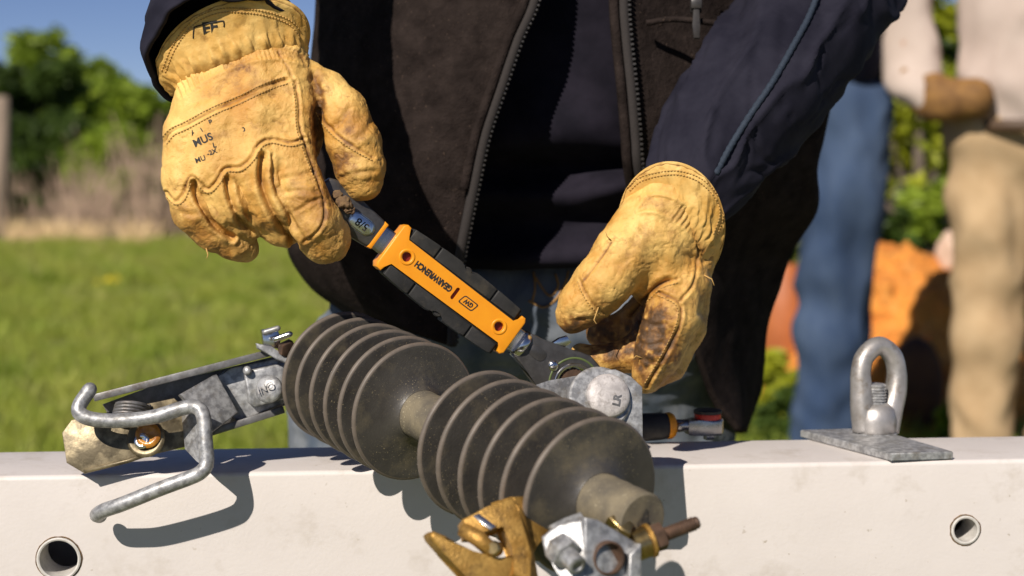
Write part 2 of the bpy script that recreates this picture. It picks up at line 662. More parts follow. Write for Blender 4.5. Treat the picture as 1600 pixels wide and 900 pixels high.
mt['forged'] = M('forged_steel', (0.50, 0.47, 0.45), (0.33, 0.31, 0.29), rough=0.45, metal=0.6, nscale=60, detail=6, bump=0.3, bscale=200, bdist=0.0006, dirt=(0.2, 0.16, 0.12), dirt_noise=70, rvar=0.12)
mt['chrome'] = M('satin_chrome', (0.42, 0.41, 0.40), (0.32, 0.31, 0.30), rough=0.28, metal=1.0, nscale=80, bump=0.05, bscale=900, rvar=0.08)
mt['gun'] = M('gunmetal', (0.115, 0.108, 0.103), (0.075, 0.07, 0.067), rough=0.38, metal=0.6, nscale=150, bump=0.12, bscale=1200, rvar=0.06)
mt['bright'] = M('bright_steel', (0.8, 0.79, 0.77), (0.65, 0.64, 0.62), rough=0.2, metal=1.0, nscale=80, rvar=0.08)
mt['plated'] = M('tarnished_tan_plate', (0.31, 0.25, 0.15), (0.12, 0.095, 0.055), rough=0.45, metal=0.5, nscale=85, detail=9, lo=0.40, hi=0.58, bump=0.3, bscale=350, dirt=(0.06, 0.045, 0.025), dirt_noise=120, rvar=0.15)
mt['grease'] = M('orange_grease', (0.55, 0.24, 0.03), (0.30, 0.11, 0.015), rough=0.25, nscale=130, detail=5, bump=0.5, bscale=250, bdist=0.001)
mt['bronze'] = M('cast_bronze', (0.58, 0.34, 0.09), (0.36, 0.19, 0.04), rough=0.48, metal=0.6, nscale=70, detail=7, bump=0.6, bscale=600, bdist=0.0008, rvar=0.15, dirt=(0.16, 0.09, 0.03), dirt_noise=110)
mt['brass'] = M('tarnished_brass', (0.50, 0.37, 0.16), (0.30, 0.20, 0.08), rough=0.3, metal=0.95, nscale=100, rvar=0.1)
mt['rust'] = M('rusty_bolt_steel', (0.17, 0.10, 0.065), (0.08, 0.05, 0.035), rough=0.55, metal=0.5, nscale=120, bump=0.3, bscale=500)
mt['orange'] = M('orange_plastic', (0.86, 0.33, 0.012), (0.82, 0.29, 0.010), rough=0.42, nscale=60, bump=0.12, bscale=1500, bdist=0.0002, spec=0.45)
mt['rubber'] = M('black_rubber', (0.017, 0.016, 0.015), (0.030, 0.028, 0.026), rough=0.58, nscale=90, detail=6, bump=0.5, bscale=2200, bdist=0.0003, dirt=(0.06, 0.05, 0.037), dirt_noise=70, spec=0.4)
mt['rubber_dark'] = M('dark_rubber', (0.006, 0.006, 0.006), (0.010, 0.010, 0.010), rough=0.7, nscale=90)
mt['dark_red'] = M('dark_red_plastic', (0.16, 0.010, 0.008), rough=0.5)
mt['red'] = M('red_plastic', (0.65, 0.03, 0.02), rough=0.35)
mt['beam'] = M('white_fibreglass', (0.69, 0.635, 0.60), (0.64, 0.585, 0.55), rough=0.5, nscale=14, detail=6, lo=0.3, hi=0.75, bump=0.35, bscale=420, bdist=0.0004, bump2=0.1, bscale2=60,
               specks=(0.42, 0.36, 0.29), speck_scale=150, speck_lo=0.70, spec=0.4, dirt=(0.50, 0.44, 0.38), dirt_noise=16, dlo=0.53, dhi=0.78)
mt['beam_in'] = M('bushing_plastic', (0.62, 0.59, 0.55), (0.5, 0.47, 0.43), rough=0.6, nscale=200, bump=0.3, bscale=500)
mt['grass'] = M('grass_blade', (0.27, 0.36, 0.04), (0.46, 0.48, 0.09), rough=0.55, nscale=2.2, detail=6, lo=0.35, hi=0.65, dirt=(0.55, 0.47, 0.20), dirt_noise=5, spec=0.3, leafy=0.35)
mt['soil'] = M('grassy_ground', (0.095, 0.11, 0.03), (0.16, 0.17, 0.05), rough=0.95, nscale=1.6, detail=8, bump=0.6, bscale=30, bdist=0.03)
mt['bark'] = M('bark', (0.10, 0.075, 0.055), (0.17, 0.13, 0.10), rough=0.95, nscale=9, stretch=(1, 1, 0.2), bump=0.8, bscale=40, bdist=0.02)
mt['leaf_a'] = M('leaf_light', (0.33, 0.42, 0.04), (0.15, 0.23, 0.02), rough=0.5, nscale=1.6, detail=4, spec=0.35, leafy=0.35)
mt['leaf_b'] = M('leaf_dark', (0.09, 0.145, 0.022), (0.04, 0.07, 0.013), rough=0.5, nscale=1.6, detail=4, spec=0.35, leafy=0.35)
mt['leaf_c'] = M('leaf_yellow', (0.50, 0.50, 0.03), (0.20, 0.26, 0.02), rough=0.5, nscale=2.4, detail=4, spec=0.35, leafy=0.35)
mt['twig'] = M('dry_stalk', (0.42, 0.30, 0.21), (0.24, 0.165, 0.115), rough=0.95, nscale=4, detail=5)
mt['straw'] = M('dry_straw', (0.75, 0.56, 0.31), (0.60, 0.42, 0.22), rough=0.95, nscale=6)
mt['post'] = M('weathered_wood', (0.30, 0.23, 0.17), (0.20, 0.15, 0.11), rough=0.9, nscale=12, stretch=(1, 1, 0.15), bump=0.5, bscale=60, bdist=0.005)
mt['clay'] = M('orange_clay', (0.74, 0.29, 0.045), (0.56, 0.185, 0.03), rough=0.95, nscale=7, detail=8, bump=1.0, bscale=26, bdist=0.03, dirt=(0.78, 0.38, 0.10), dirt_noise=12)
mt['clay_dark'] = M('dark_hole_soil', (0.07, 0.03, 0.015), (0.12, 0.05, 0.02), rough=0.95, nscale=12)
mt['khaki'] = M('khaki_canvas', (0.52, 0.37, 0.215), (0.42, 0.285, 0.155), rough=0.9, nscale=9, detail=6, bump=0.4, bscale=500, spec=0.15)
mt['beige'] = M('beige_shirt', (0.56, 0.46, 0.40), (0.48, 0.385, 0.33), rough=0.9, nscale=8, detail=6, bump=0.3, bscale=500, spec=0.15)
mt['blue_denim'] = M('blue_denim', (0.034, 0.058, 0.115), (0.068, 0.10, 0.165), rough=0.9, nscale=9, detail=6, stretch=(1, 1, 0.4), bump=0.4, bscale=500, spec=0.15)
mt['work_glove'] = M('brown_work_glove', (0.27, 0.135, 0.035), (0.15, 0.07, 0.02), rough=0.8, nscale=30)
mt['boot'] = M('boot_leather', (0.09, 0.05, 0.025), rough=0.6)
mt['cone'] = M('rust_orange_plastic', (0.44, 0.13, 0.035), (0.36, 0.10, 0.025), rough=0.6, nscale=12)
mt['stone'] = M('grey_stone', (0.34, 0.32, 0.31), (0.24, 0.22, 0.21), rough=0.9, nscale=12, bump=0.5, bscale=60, bdist=0.004)
mt['pink_stone'] = M('pinkish_stone', (0.60, 0.42, 0.31), (0.52, 0.36, 0.26), rough=0.9, nscale=12, bump=0.5, bscale=60, bdist=0.004)
mt['flower'] = M('yellow_petal', (0.75, 0.60, 0.02), rough=0.6)
mt['dark_core'] = M('hollow_dark', (0.03, 0.035, 0.05), rough=0.9)

# ------------------------------------------------------------------ ground
def ground_z(x, y):
    return 0.0
bm = bmesh.new()
bmesh.ops.create_grid(bm, x_segments=60, y_segments=60, size=400)
link('ground', bm_mesh(bm), mt['soil'], kind='structure')

# ------------------------------------------------------------------ the white crossarm on the work stand
A0, A1 = P(0, 745, 1.0944), P(1600, 718, 1.155)
BX = (A1 - A0); BX.z = 0; BX.normalize()
BO = P(800, 731, 1.125)                   # front top edge, middle of the picture
BZ = Vector((0, 0, 1))
BY = BZ.cross(BX)                         # away from the camera
ZT = BO.z
BMX = frame(BO, BX, BY, BZ)
BW, BH = 0.092, 0.118
def rrect(w0, w1, h0, h1, r, n=5):
    out = []
    for cx, cy, a0 in ((w1 - r, h1 - r, 0), (w0 + r, h1 - r, 90), (w0 + r, h0 + r, 180), (w1 - r, h0 + r, 270)):
        for k in range(n + 1):
            a = R(a0 + 90 * k / n)
            out.append((cx + r * math.cos(a), cy + r * math.sin(a)))
    return out
def on_front(px, py):                     # ray to the beam's front face -> beam coordinates
    d = (P(px, py, 1) - CP)
    t = (BO - CP).dot(BY) / d.dot(BY)
    p = CP + d * t - BO
    return p.dot(BX), p.dot(BZ)
def on_top(px, py, z=None):
    d = (P(px, py, 1) - CP)
    t = ((ZT if z is None else z) - CP.z) / d.z
    return CP + d * t
m_sec = frame(Vector(), Vector((0, 1, 0)), Vector((0, 0, 1)), Vector((1, 0, 0)))    # section (y,z) swept along x
outer = prism(rrect(0, BW, -BH, 0, 0.0035), -1.1, 1.15, m_sec)
inner = prism(rrect(0.0045, BW - 0.0045, -BH + 0.0045, -0.0045, 0.002), -1.2, 1.25, m_sec)
hl, hr = on_front(92, 873), on_front(1508, 828)
cutters = [inner]
HR = (0.0152, 0.0108)
for (hx, hz), r in zip((hl, hr), HR):
    cutters.append(lathe((hx, -0.05, hz), (0, 1, 0), [(0, 0), (0, r), (0.2, r), (0.2, 0)], 40))
beam_me = boolean_cut(outer, cutters)
beam_me.transform(BMX)
beam = thing('crossarm', 'long white fibreglass crossarm with round bolt holes under the tools', 'beam', BMX @ Vector((0, BW / 2, -BH)))
link('beam_body', beam_me, mt['beam'], beam, smooth='auto')
for (hx, hz), r in zip((hl, hr), HR):
    ring = lathe((hx, -0.0012, hz), (0, 1, 0), [(0.0, r - 0.0022), (-0.0004, r - 0.0012), (0.0, r - 0.0002), (0.03, r - 0.0002), (0.03, r - 0.0022), (0.0, r - 0.0022)], 40)
    ring.transform(BMX)
    link('hole_bushing', ring, mt['beam_in'], beam, smooth='auto')
    cp_ = []
    for k in range(41):                 # chipped, dirty edge round the bore
        a = 2 * math.pi * k / 40
        rr_ = r + 0.0003 + 0.0005 * vnoise(np.array([[math.cos(a) * 3, math.sin(a) * 3, r * 900]]), 2)[0]
        cp_.append(BMX @ Vector((hx + rr_ * math.cos(a), -0.0001, hz + rr_ * math.sin(a))))
    link('chipped_edge', tube(cp_[:-1], [0.00055 * (0.5 + 0.5 * abs(math.sin(k * 1.3 + r * 999))) for k in range(40)], 6, closed=True), mt['mud'], beam)
# two trestles stand under the beam's ends, below the frame
for sx in (-0.95, 1.0):
    c = BMX @ Vector((sx, BW / 2, -BH))
    t = thing('work_trestle', 'timber trestle carrying the %s end of the white crossarm' % ('left' if sx < 0 else 'right'), 'trestle', (c.x, c.y, 0), 'trestles under the crossarm')
    link('top_rail', box((0.09, 0.5, 0.08), (c.x, c.y, c.z - 0.0405), 0.004), mt['post'], t)
    for s in (-1, 1):
        link('leg', tube([Vector((c.x, c.y + s * 0.18, c.z - 0.06)), Vector((c.x, c.y + s * 0.30, 0.0))], 0.035, 4), mt['post'], t, smooth=False)

# ------------------------------------------------------------------ eye bolt on its square plate
eb = thing('eye_bolt', 'forged steel eye bolt standing on a square galvanised plate', 'eye bolt', on_top(1372, 690))
q = [on_top(1250, 672, ZT + 0.006), on_top(1392, 709, ZT + 0.006), on_top(1490, 706, ZT + 0.006)]
q.append(q[0] + (q[2] - q[1]) * 1.25)
pl = bmesh.new()
lo_ = [pl.verts.new((p.x, p.y, ZT + 0.0004)) for p in q]
hi_ = [pl.verts.new((p.x, p.y, ZT + 0.0062)) for p in q]
pl.faces.new(lo_[::-1]); pl.faces.new(hi_)
for i in range(4):
    pl.faces.new((lo_[i], lo_[(i + 1) % 4], hi_[(i + 1) % 4], hi_[i]))
bmesh.ops.bevel(pl, geom=list(pl.edges), offset=0.0007, segments=2, affect='EDGES')
link('base_plate', bm_mesh(pl), mt['galv'], eb, smooth='auto')
DE = pix(on_top(1366, 688))[2]
sE = DE / F
EC = P(1366, 680, DE)
link('washer', lathe(EC + Vector((0, 0, -0.0005)), (0, 0, 1), [(0, 0), (0, 35 * sE), (6 * sE, 35 * sE), (7 * sE, 33 * sE), (7 * sE, 0)], 36), mt['galv'], eb, smooth='auto')
link('boss', lathe(EC, (0, 0, 1), [(5 * sE, 0), (5 * sE, 32 * sE), (9 * sE, 34 * sE), (26 * sE, 34 * sE), (42 * sE, 30 * sE), (50 * sE, 22 * sE), (52 * sE, 14 * sE), (52 * sE, 0)], 32), mt['forged'], eb)
rod = [(40 * sE, 0), (40 * sE, 18 * sE)]
for k in range(8):
    rod += [((42 + k * 4.5) * sE, 18 * sE), ((44.2 + k * 4.5) * sE, 15.5 * sE)]
rod += [(79 * sE, 17 * sE), (81 * sE, 15 * sE), (81 * sE, 0)]
link('threaded_rod', lathe(EC, (0, 0, 1), rod, 24), mt['galv'], eb, smooth='auto')
eye = [(1353, 672), (1348, 640), (1346, 610), (1345, 580), (1352, 556), (1373, 540), (1394, 555), (1401, 582), (1399, 612), (1391, 642), (1383, 672)]
ey3 = [(x, y, DE + (x - 1372) * 0.0002) for x, y in eye]
w = Pn(catmull(ey3, 6))
rr = np.interp(np.linspace(0, 1, len(w)), [0, 0.12, 0.3, 0.5, 0.7, 0.88, 1], np.array([21, 19, 15.5, 14.5, 15.5, 19, 22])) * sE
link('eye_ring', tube(w, list(rr), 16), mt['forged'], eb)

# ------------------------------------------------------------------ the fuse cutout: ribbed insulator with its hardware
cut = thing('fuse_cutout', 'grey ribbed insulator with steel hook and bronze clamp laid across the white crossarm', 'insulator', on_top(600, 742))
IA, IB = P(534, 588, 1.13), P(922, 776, 0.905)
IX = (IB - IA).normalized()
IL = (IB - IA).length
RS = 0.0468
def shed_mesh():
    r, c = RS, 0.0165
    prof = [(-0.0055, c), (-0.0035, c + 0.003), (-0.0022, c + 0.008), (-0.0018, r * 0.75), (-0.0017, r - 0.0018), (-0.0013, r - 0.0005), (-0.0002, r), (0.0010, r - 0.0002), (0.0018, r - 0.0008),
            (0.0021, r - 0.0018), (0.0021, r - 0.004), (0.0026, r * 0.72), (0.0034, c + 0.010), (0.0048, c + 0.004), (0.0075, c + 0.0008), (0.0085, c)]
    return lathe((0, 0, 0), (0, 0, 1), prof, 96)
# the shed's own frame: z along the insulator, x up
zx = IX
xx = (UP - zx * UP.dot(zx)).normalized()
yx = zx.cross(xx)
shed_me = shed_mesh()
# thin mould line across each shed, part of the same casting
ml = math.atan2((P(0, 0, 1) - P(10, -3, 1)).dot(yx), (P(0, 0, 1) - P(10, -3, 1)).dot(xx))
strip = box((RS - 0.0165, 0.0007, 0.0006), ((RS + 0.0165) / 2, 0, 0.0030), 0.00015)
strip.transform(Matrix.Rotation(R(7), 4, 'Y'))
strip.transform(Matrix.Rotation(R(103), 4, 'Z'))
strip.transform(Matrix.Translation((0, 0, 0.0018)))
shed_me = join([shed_me, strip])
shed_me.materials.append(mt['shed'])
shed_me.materials.append(mt['shed_rim'])
for p_ in shed_me.polygons:
    if math.hypot(p_.center.x, p_.center.y) > RS - 0.0017:
        p_.material_index = 1
shed_me.polygons.foreach_set('use_smooth', [True] * len(shed_me.polygons))
ts = [0.068 * i for i in range(6)] + [0.615 + 0.077 * i for i in range(6)]
for i, t in enumerate(ts):
    o = bpy.data.objects.new('shed', shed_me)
    C.objects.link(o)
    o.parent = cut
    m = frame(IA + IX * (t * IL), xx, yx, zx)
    m = m @ Matrix.Rotation(R(rnd.uniform(-2, 2)), 4, 'Z') @ Matrix.Rotation(R(rnd.uniform(-1.2, 1.2)), 4, 'X')
    o.matrix_local = Matrix.Translation(-world_loc(cut)) @ m
cr = 0.0163
ns = []
for k in range(120):
    s = -0.03 + k * (IL + 0.075) / 119
    ns.append((s, cr * (1 + 0.012 * math.sin(k * 1.7))))
link('core', lathe(IA, IX, [(-0.03, 0)] + ns + [(ns[-1][0] + 0.0012, cr * 0.93), (ns[-1][0] + 0.0012, 0)], 48), mt['core'], cut, smooth='auto')
# moulded "4" on the end of the core
me = text_flat('4', 0.018, 0.0003)
fx = frame(IA + IX * (ns[-1][0] + 0.0017), (RT - IX * RT.dot(IX)).normalized(), IX.cross((RT - IX * RT.dot(IX)).normalized()), IX)
me.transform(fx)
link('size_mark', me, mt['shed'], cut, smooth=False)

# rear end: bolted casting, channel, fin, hook
d0 = 1.135
def pl3(pts, d):
    return [(x, y, d) for x, y in pts]
def slope(pts, dl, dr, xl, xr):
    return [(x, y, dl + (dr - dl) * (x - xl) / (xr - xl)) for x, y in pts]
DL, DR = 1.112, 1.14          # the hook end is nearer than the insulator end
sl = lambda pts, off=0: slope(pts, DL + off, DR + off, 100, 450)
chan = link('channel_web', plate(sl([(160, 632), (236, 604), (432, 556), (452, 560), (450, 632), (334, 680), (290, 690), (180, 668)], 0.012), 0.003), mt['galv_dark'], cut, smooth='auto')
# upper flange: a real strip standing out from the web towards the camera
def flange(pa, pb, depth, th, name, mat):
    a, b = P(*pa), P(*pb)
    ex = (b - a).normalized()
    ez = (-FW - ex * (-FW).dot(ex)).normalized()
    ey = ez.cross(ex)
    L = (b - a).length
    me = box((L, th, depth), (L / 2, 0, -depth / 2), 0.0006, 2, frame(a, ex, ey, ez))
    return link(name, me, mat, cut, smooth='auto')
flange((146, 622, 1.098), (430, 549, 1.122), 0.026, 0.0050, 'upper_flange', mt['galv_dark'])
flange((326, 677, 1.112), (444, 640, 1.124), 0.022, 0.0048, 'lower_flange', mt['galv_dark'])
link('end_casting', plate(sl([(340, 588), (362, 574), (450, 556), (453, 626), (372, 660), (352, 640)], -0.004), 0.010, 0.0015), mt['galv'], cut, smooth='auto')
link('bolt_block', plate(sl([(381, 586), (391, 578), (452, 566), (452, 622), (398, 637), (388, 630)], -0.014), 0.012, 0.002, 3), mt['galv'], cut, smooth='auto')
def dome(px, py, d, rpx, axis, hfac, name, mat, parent, flat=0.0, sink=0.001):
    s = d / F
    r = rpx * s
    prof = [(-sink, 0), (-sink, r), (0, r)] + [(r * hfac * math.sin(a), r * (math.cos(a) * (1 - flat) + flat * (1 if a < 1.4 else 0))) for a in (0.15, 0.4, 0.7, 1.0, 1.3)] + [(r * hfac, 0)]
    return link(name, lathe(P(px, py, d), axis, prof, 32), mat, parent)
BLA = (-FW * 0.93 + RT * -0.25 + UP * 0.2).normalized()
dome(420, 608, 1.108, 22, BLA, 0.42, 'bolt_head', mt['galv'], cut)
me = text_flat('ONI', 16 * 1.1 / F, 0.00008)
me.transform(Matrix.Rotation(R(200), 4, 'Z'))
me.transform(frame(P(417, 606, 1.105) + BLA * 0.0028, (RT + BLA * -RT.dot(BLA)).normalized(), BLA.cross((RT - BLA * RT.dot(BLA)).normalized()), BLA))
link('bolt_stamp', me, mt['galv_dark'], cut, smooth=False)
dome(386, 579, 1.118, 7, BLA, 0.7, 'rivet', mt['galv'], cut)
link('gusset_fin', plate([(276, 620, 1.100), (341, 581, 1.116), (372, 645, 1.116), (330, 677, 1.100), (316, 642, 1.095)], 0.003, 0.0008), mt['galv'], cut, smooth='auto')
link('gusset_lower', plate([(282, 636, 1.102), (322, 640, 1.083), (326, 736, 1.077), (306, 720, 1.086), (288, 702, 1.095)], 0.0028, 0.0006), mt['galv'], cut, smooth='auto')
# tan contact plate with folded lip, dished hole and grease
cp_pts = [(112, 656), (165, 645), (272, 622), (291, 640), (288, 698), (230, 712), (131, 739), (104, 723), (97, 676)]
cpd = lambda x, y: 1.092 + (x - 97) * 0.00006 - (y - 690) * 0.0001
link('contact_plate', plate([(x, y, cpd(x, y)) for x, y in cp_pts], 0.0022, 0.0005), mt['plated'], cut, smooth='auto')
link('plate_lip', tube([P(131, 737, 1.088), P(200, 720, 1.091), P(232, 709, 1.0935)], 0.0016, 8), mt['plated'], cut)
CPN = (-FW * 0.98 + UP * 0.25 + RT * -0.05).normalized()
cs = 1.064 / F
link('contact_dish', lathe(P(228, 685, 1.0925), CPN, [(0.0, 31 * cs), (0.0016, 29 * cs), (0.002, 25 * cs), (0.0008, 20 * cs), (0.0004, 0)], 32), mt['plated'], cut)
link('grease_ring', lathe(P(231, 680, 1.0898), CPN, [(0.0, 21 * cs), (0.0016, 18 * cs), (0.0018, 13 * cs), (0.0004, 9 * cs), (0.0003, 0)], 28, ), mt['grease'], cut)
link('contact_button', lathe(P(222, 689, 1.0888), CPN, [(0.0, 13 * cs), (0.0012, 12 * cs), (0.0012, 7 * cs), (0.0006, 5 * cs), (0.0006, 0)], 24), mt['bright'], cut)
# coil spring behind the hook
sp = []
for k in range(90):
    a = k * 0.42
    c = P(199 + k * 0.10, 662 - k * 0.04, 1.100)
    sp.append(c + (RT * math.cos(a) * 26 + UP * math.sin(a) * 9 ) * cs - FW * (0.000 + math.sin(a) * 0.010) + UP * (k * 0.00013))
link('coil_spring', tube(sp, 0.0015, 7), mt['galv_dark'], cut)
# hook wire
hk = [(140, 609, 1.082), (124, 634, 1.077), (127, 648, 1.075), (150, 656, 1.075), (193, 657, 1.077), (242, 651, 1.079), (288, 637, 1.081), (308, 637, 1.079), (318, 652, 1.077),
      (321, 690, 1.074), (323, 722, 1.072), (316, 736, 1.070), (298, 746, 1.068), (250, 764, 1.068), (193, 787, 1.071), (164, 797, 1.075), (152, 804, 1.080), (156, 806, 1.086)]
link('hook_wire', rounded_wire(hk, 11.6 * 1.08 / F, 16, 7), mt['galv'], cut)
# small bright clip at the insulator's rear
link('clip_body', plate([(409, 515, 1.118), (432, 512, 1.122), (440, 527, 1.122), (436, 545, 1.122), (412, 540, 1.118)], 0.007, 0.001), mt['bright'], cut, smooth='auto')
link('clip_arm', plate([(400, 536, 1.113), (425, 541, 1.113), (452, 560, 1.118), (456, 572, 1.118), (432, 560, 1.113), (402, 544, 1.113)], 0.005, 0.0008), mt['galv'], cut, smooth='auto')
link('clip_pin', rounded_wire([(430, 530, 1.112), (442, 526, 1.112), (453, 522, 1.112)], 4.5 * 1.11 / F, 12, 3), mt['bright'], cut)
link('clip_pin', rounded_wire([(414, 519, 1.110), (424, 516, 1.110), (434, 513, 1.110)], 4.5 * 1.11 / F, 12, 3), mt['galv'], cut)
link('clip_foot', plate([(440, 540, 1.112), (458, 533, 1.116), (466, 545, 1.12), (452, 562, 1.12), (442, 556, 1.112)], 0.006, 0.0008), mt['rust'], cut, smooth='auto')

# mounting strap and dome bolt between the two groups, standing off the beam
stp = [(690, 640, 1.03), (850, 597, 1.075), (905, 583, 1.09), (955, 578, 1.09), (990, 592, 1.085), (1004, 606, 1.08), (1004, 700, 1.072), (1000, 800, 1.066), (930, 800, 1.066), (900, 660, 1.07), (720, 680, 1.03)]
link('mounting_strap', plate([(680, 655, 1.035), (850, 598, 1.085), (920, 582, 1.088), (930, 640, 1.086), (860, 660, 1.080), (700, 690, 1.033)], 0.008, 0.0012), mt['galv'], cut, smooth='auto')
nsq = [(892, 612), (905, 590), (930, 579), (962, 577), (986, 588), (1004, 605), (1005, 730), (1002, 742), (990, 750), (900, 750), (888, 735), (886, 640)]
sqd = lambda x, y: 1.062 + (x - 950) * 0.00003 - (y - 650) * 0.00004
link('clamp_plate', plate([(x, y, sqd(x, y)) for x, y in nsq], 0.006, 0.0010), mt['galv'], cut, smooth='auto')
SA = (-FW * 0.93 + RT * 0.22 + UP * 0.28).normalized()
ss = 1.07 / F
link('raised_washer', lathe(P(938, 622, 1.060), SA, [(-0.004, 0), (-0.004, 50 * ss), (0.0, 50 * ss), (0.0012, 47 * ss), (0.0014, 30 * ss), (0.0014, 0)], 40), mt['galv'], cut, smooth='auto')
db = dome(951, 618, 1.058, 35, SA, 0.28, 'dome_bolt', mt['galv_light'], cut, flat=0.12, sink=0.004)
link('bolt_dimple', lathe(P(947, 619, 1.058) + SA * (9.6 * ss), SA, [(-0.001, 11 * ss), (0.0002, 11.5 * ss), (-0.0001, 9 * ss), (-0.0006, 4 * ss), (-0.0006, 0)], 20), mt['galv_dark'], cut)
me = text_fit('LR', 19 * ss, 13 * ss, 0.045)
me.transform(Matrix.Rotation(R(80), 4, 'Z'))
sxv = (RT - SA * RT.dot(SA)).normalized()
bvh = BVHTree.FromPolygons([v.co + world_loc(cut) for v in db.data.vertices], [list(p.vertices) for p in db.data.polygons])
me.transform(frame(P(967, 622, 1.05), sxv, SA.cross(sxv), SA))
for v in me.vertices:
    h = bvh.ray_cast(v.co + SA * 0.02, -SA)
    if h[0]:
        v.co = h[0] + SA * 0.0003
link('bolt_stamp', me, mt['galv_dark'], cut, smooth=False)

# a rectangular slot sunk in the hinge's right cheek
link('hinge_slot', plate([(826, 798, 0.8815), (842, 812, 0.8855), (850, 826, 0.8865), (836, 828, 0.8830)], 0.004, 0.0004), mt['rust'], cut, smooth='auto')
# front end: bronze hinge casting, galvanised clamp, threaded bolt (nearest the lens)
dB = 0.875
sB = dB / F
def bz(pts, d, th, name, mat, bev=0.0014):
    return link(name, plate([(p[0], p[1], p[2] if len(p) > 2 else d) for p in pts], th, bev, 3), mat, cut, smooth='auto')
bz([(722, 812, 0.862), (760, 792, 0.866), (800, 776, 0.872), (812, 788, 0.868), (832, 866, 0.862), (828, 910, 0.858), (798, 900, 0.856), (806, 856, 0.858), (790, 815, 0.862), (768, 823, 0.861), (752, 836, 0.858), (728, 838, 0.859)], dB, 0.016, 'hinge_cheek', mt['bronze'])
bz([(800, 776, 0.876), (820, 775, 0.884), (862, 820, 0.890), (866, 836, 0.890), (842, 842, 0.882), (834, 868, 0.874), (818, 820, 0.874)], dB, 0.018, 'hinge_cheek', mt['bronze'])
bz([(806, 788, 0.870), (818, 800, 0.874), (838, 870, 0.870), (850, 930, 0.868), (826, 930, 0.862), (826, 860, 0.864)], dB, 0.006, 'hinge_web', mt['bronze'])
bz([(667, 836, 0.852), (673, 831, 0.854), (694, 838, 0.853), (738, 866, 0.850), (780, 876, 0.850), (812, 866, 0.853), (832, 872, 0.858), (836, 940, 0.856), (770, 940, 0.848), (735, 896, 0.845), (698, 868, 0.846), (672, 845, 0.850)], dB, 0.016, 'hinge_prong', mt['bronze'], 0.002)
link('hinge_lug', tube([P(722, 826, 0.862), P(748, 842, 0.858), P(770, 862, 0.856)], [12 * sB, 13 * sB, 12 * sB], 14), mt['bronze'], cut)
bz([(738, 806, 0.861), (748, 802, 0.862), (776, 822, 0.858), (766, 828, 0.857)], dB, 0.002, 'bright_wear_strip', mt['bright'], 0.0004)
link('hinge_pin', lathe(P(776, 858, 0.856), (-FW + RT * -0.5 + UP * 0.3).normalized(), [(0, 0), (0, 12 * sB), (0.004, 12 * sB), (0.005, 9 * sB), (0.005, 0)], 20), mt['brass'], cut, smooth='auto')
bz([(845, 838, 0.846), (872, 820, 0.848), (914, 808, 0.842), (918, 940, 0.832), (900, 940, 0.832), (872, 890, 0.838), (851, 868, 0.842)], dB, 0.006, 'clamp_saddle', mt['galv'])
bz([(913, 808, 0.842), (935, 812, 0.846), (1002, 850, 0.858), (998, 866, 0.857), (985, 905, 0.852), (984, 940, 0.850), (917, 940, 0.832)], dB, 0.006, 'clamp_saddle', mt['galv'])
bz([(856, 822, 0.862), (880, 807, 0.866), (908, 799, 0.868), (914, 810, 0.858), (872, 824, 0.856)], dB, 0.006, 'clamp_lip', mt['galv'])
bz([(985, 866, 0.848), (1003, 850, 0.852), (1004, 940, 0.850), (982, 940, 0.846)], dB, 0.012, 'clamp_flange', mt['galv'])
link('clamp_bore', lathe(P(951, 872, 0.8435), (-FW * 0.9 + RT * 0.33).normalized(), [(-0.012, 0), (-0.012, 25 * sB), (0.001, 26 * sB), (0.0014, 23 * sB), (-0.003, 21 * sB), (-0.003, 0)], 28), mt['rust'], cut, smooth='auto')
NA = (-FW * 0.75 + RT * 0.5 - UP * 0.42).normalized()
nn = []
for k in range(6):
    nn.append((25 * sB * math.cos(R(60 * k + 12)), 25 * sB * math.sin(R(60 * k + 12))))
nx_ = (RT - NA * RT.dot(NA)).normalized()
link('hex_nut', prism(nn, 0, 0.010, frame(P(872, 853, 0.842), nx_, NA.cross(nx_), NA), 0.0012), mt['galv'], cut, smooth='auto')
link('nut_bolt_end', lathe(P(872, 853, 0.842), NA, [(0.008, 0), (0.008, 15 * sB), (0.019, 15 * sB), (0.0195, 13 * sB), (0.0195, 9 * sB), (0.0185, 7 * sB), (0.0185, 0)], 24), mt['galv'], cut, smooth='auto')
bz([(950, 808, 0.862), (966, 800, 0.864), (992, 818, 0.862), (986, 836, 0.858), (970, 828, 0.858)], dB, 0.010, 'brass_key', mt['brass'], 0.0015)
BA = (P(1091, 815, 0.872) - P(1010, 846, 0.865)).normalized()
link('brass_washer', lathe(P(1012, 846, 0.865), BA, [(-0.008, 0), (-0.008, 24 * sB), (0.0, 24 * sB), (0.0, 0)], 28), mt['brass'], cut, smooth='auto')
link('copper_washer', lathe(P(1014, 845, 0.865), BA, [(-0.0005, 0), (-0.0005, 27 * sB), (0.0016, 27 * sB), (0.0016, 0)], 28), mt['bronze'], cut, smooth='auto')
nb = (UP - BA * UP.dot(BA)).normalized()
nn2 = [(22 * sB * math.cos(R(60 * k)), 22 * sB * math.sin(R(60 * k))) for k in range(6)]
link('hex_nut', prism(nn2, 0.0018, 0.009, frame(P(1014, 845, 0.865), nb, BA.cross(nb), BA), 0.001), mt['rust'], cut, smooth='auto')
rp = [(0.006, 0), (0.006, 10 * sB)]
Lb = (P(1091, 815, 0.872) - P(1014, 845, 0.865)).length
k = 0.009
while k < Lb - 0.002:
    rp += [(k, 11.5 * sB), (k + 0.0008, 9.6 * sB)]
    k += 0.0016
rp += [(Lb - 0.001, 10 * sB), (Lb, 8 * sB), (Lb, 0)]
link('threaded_bolt', lathe(P(1014, 845, 0.865), BA, rp, 24), mt['rust'], cut, smooth='auto')

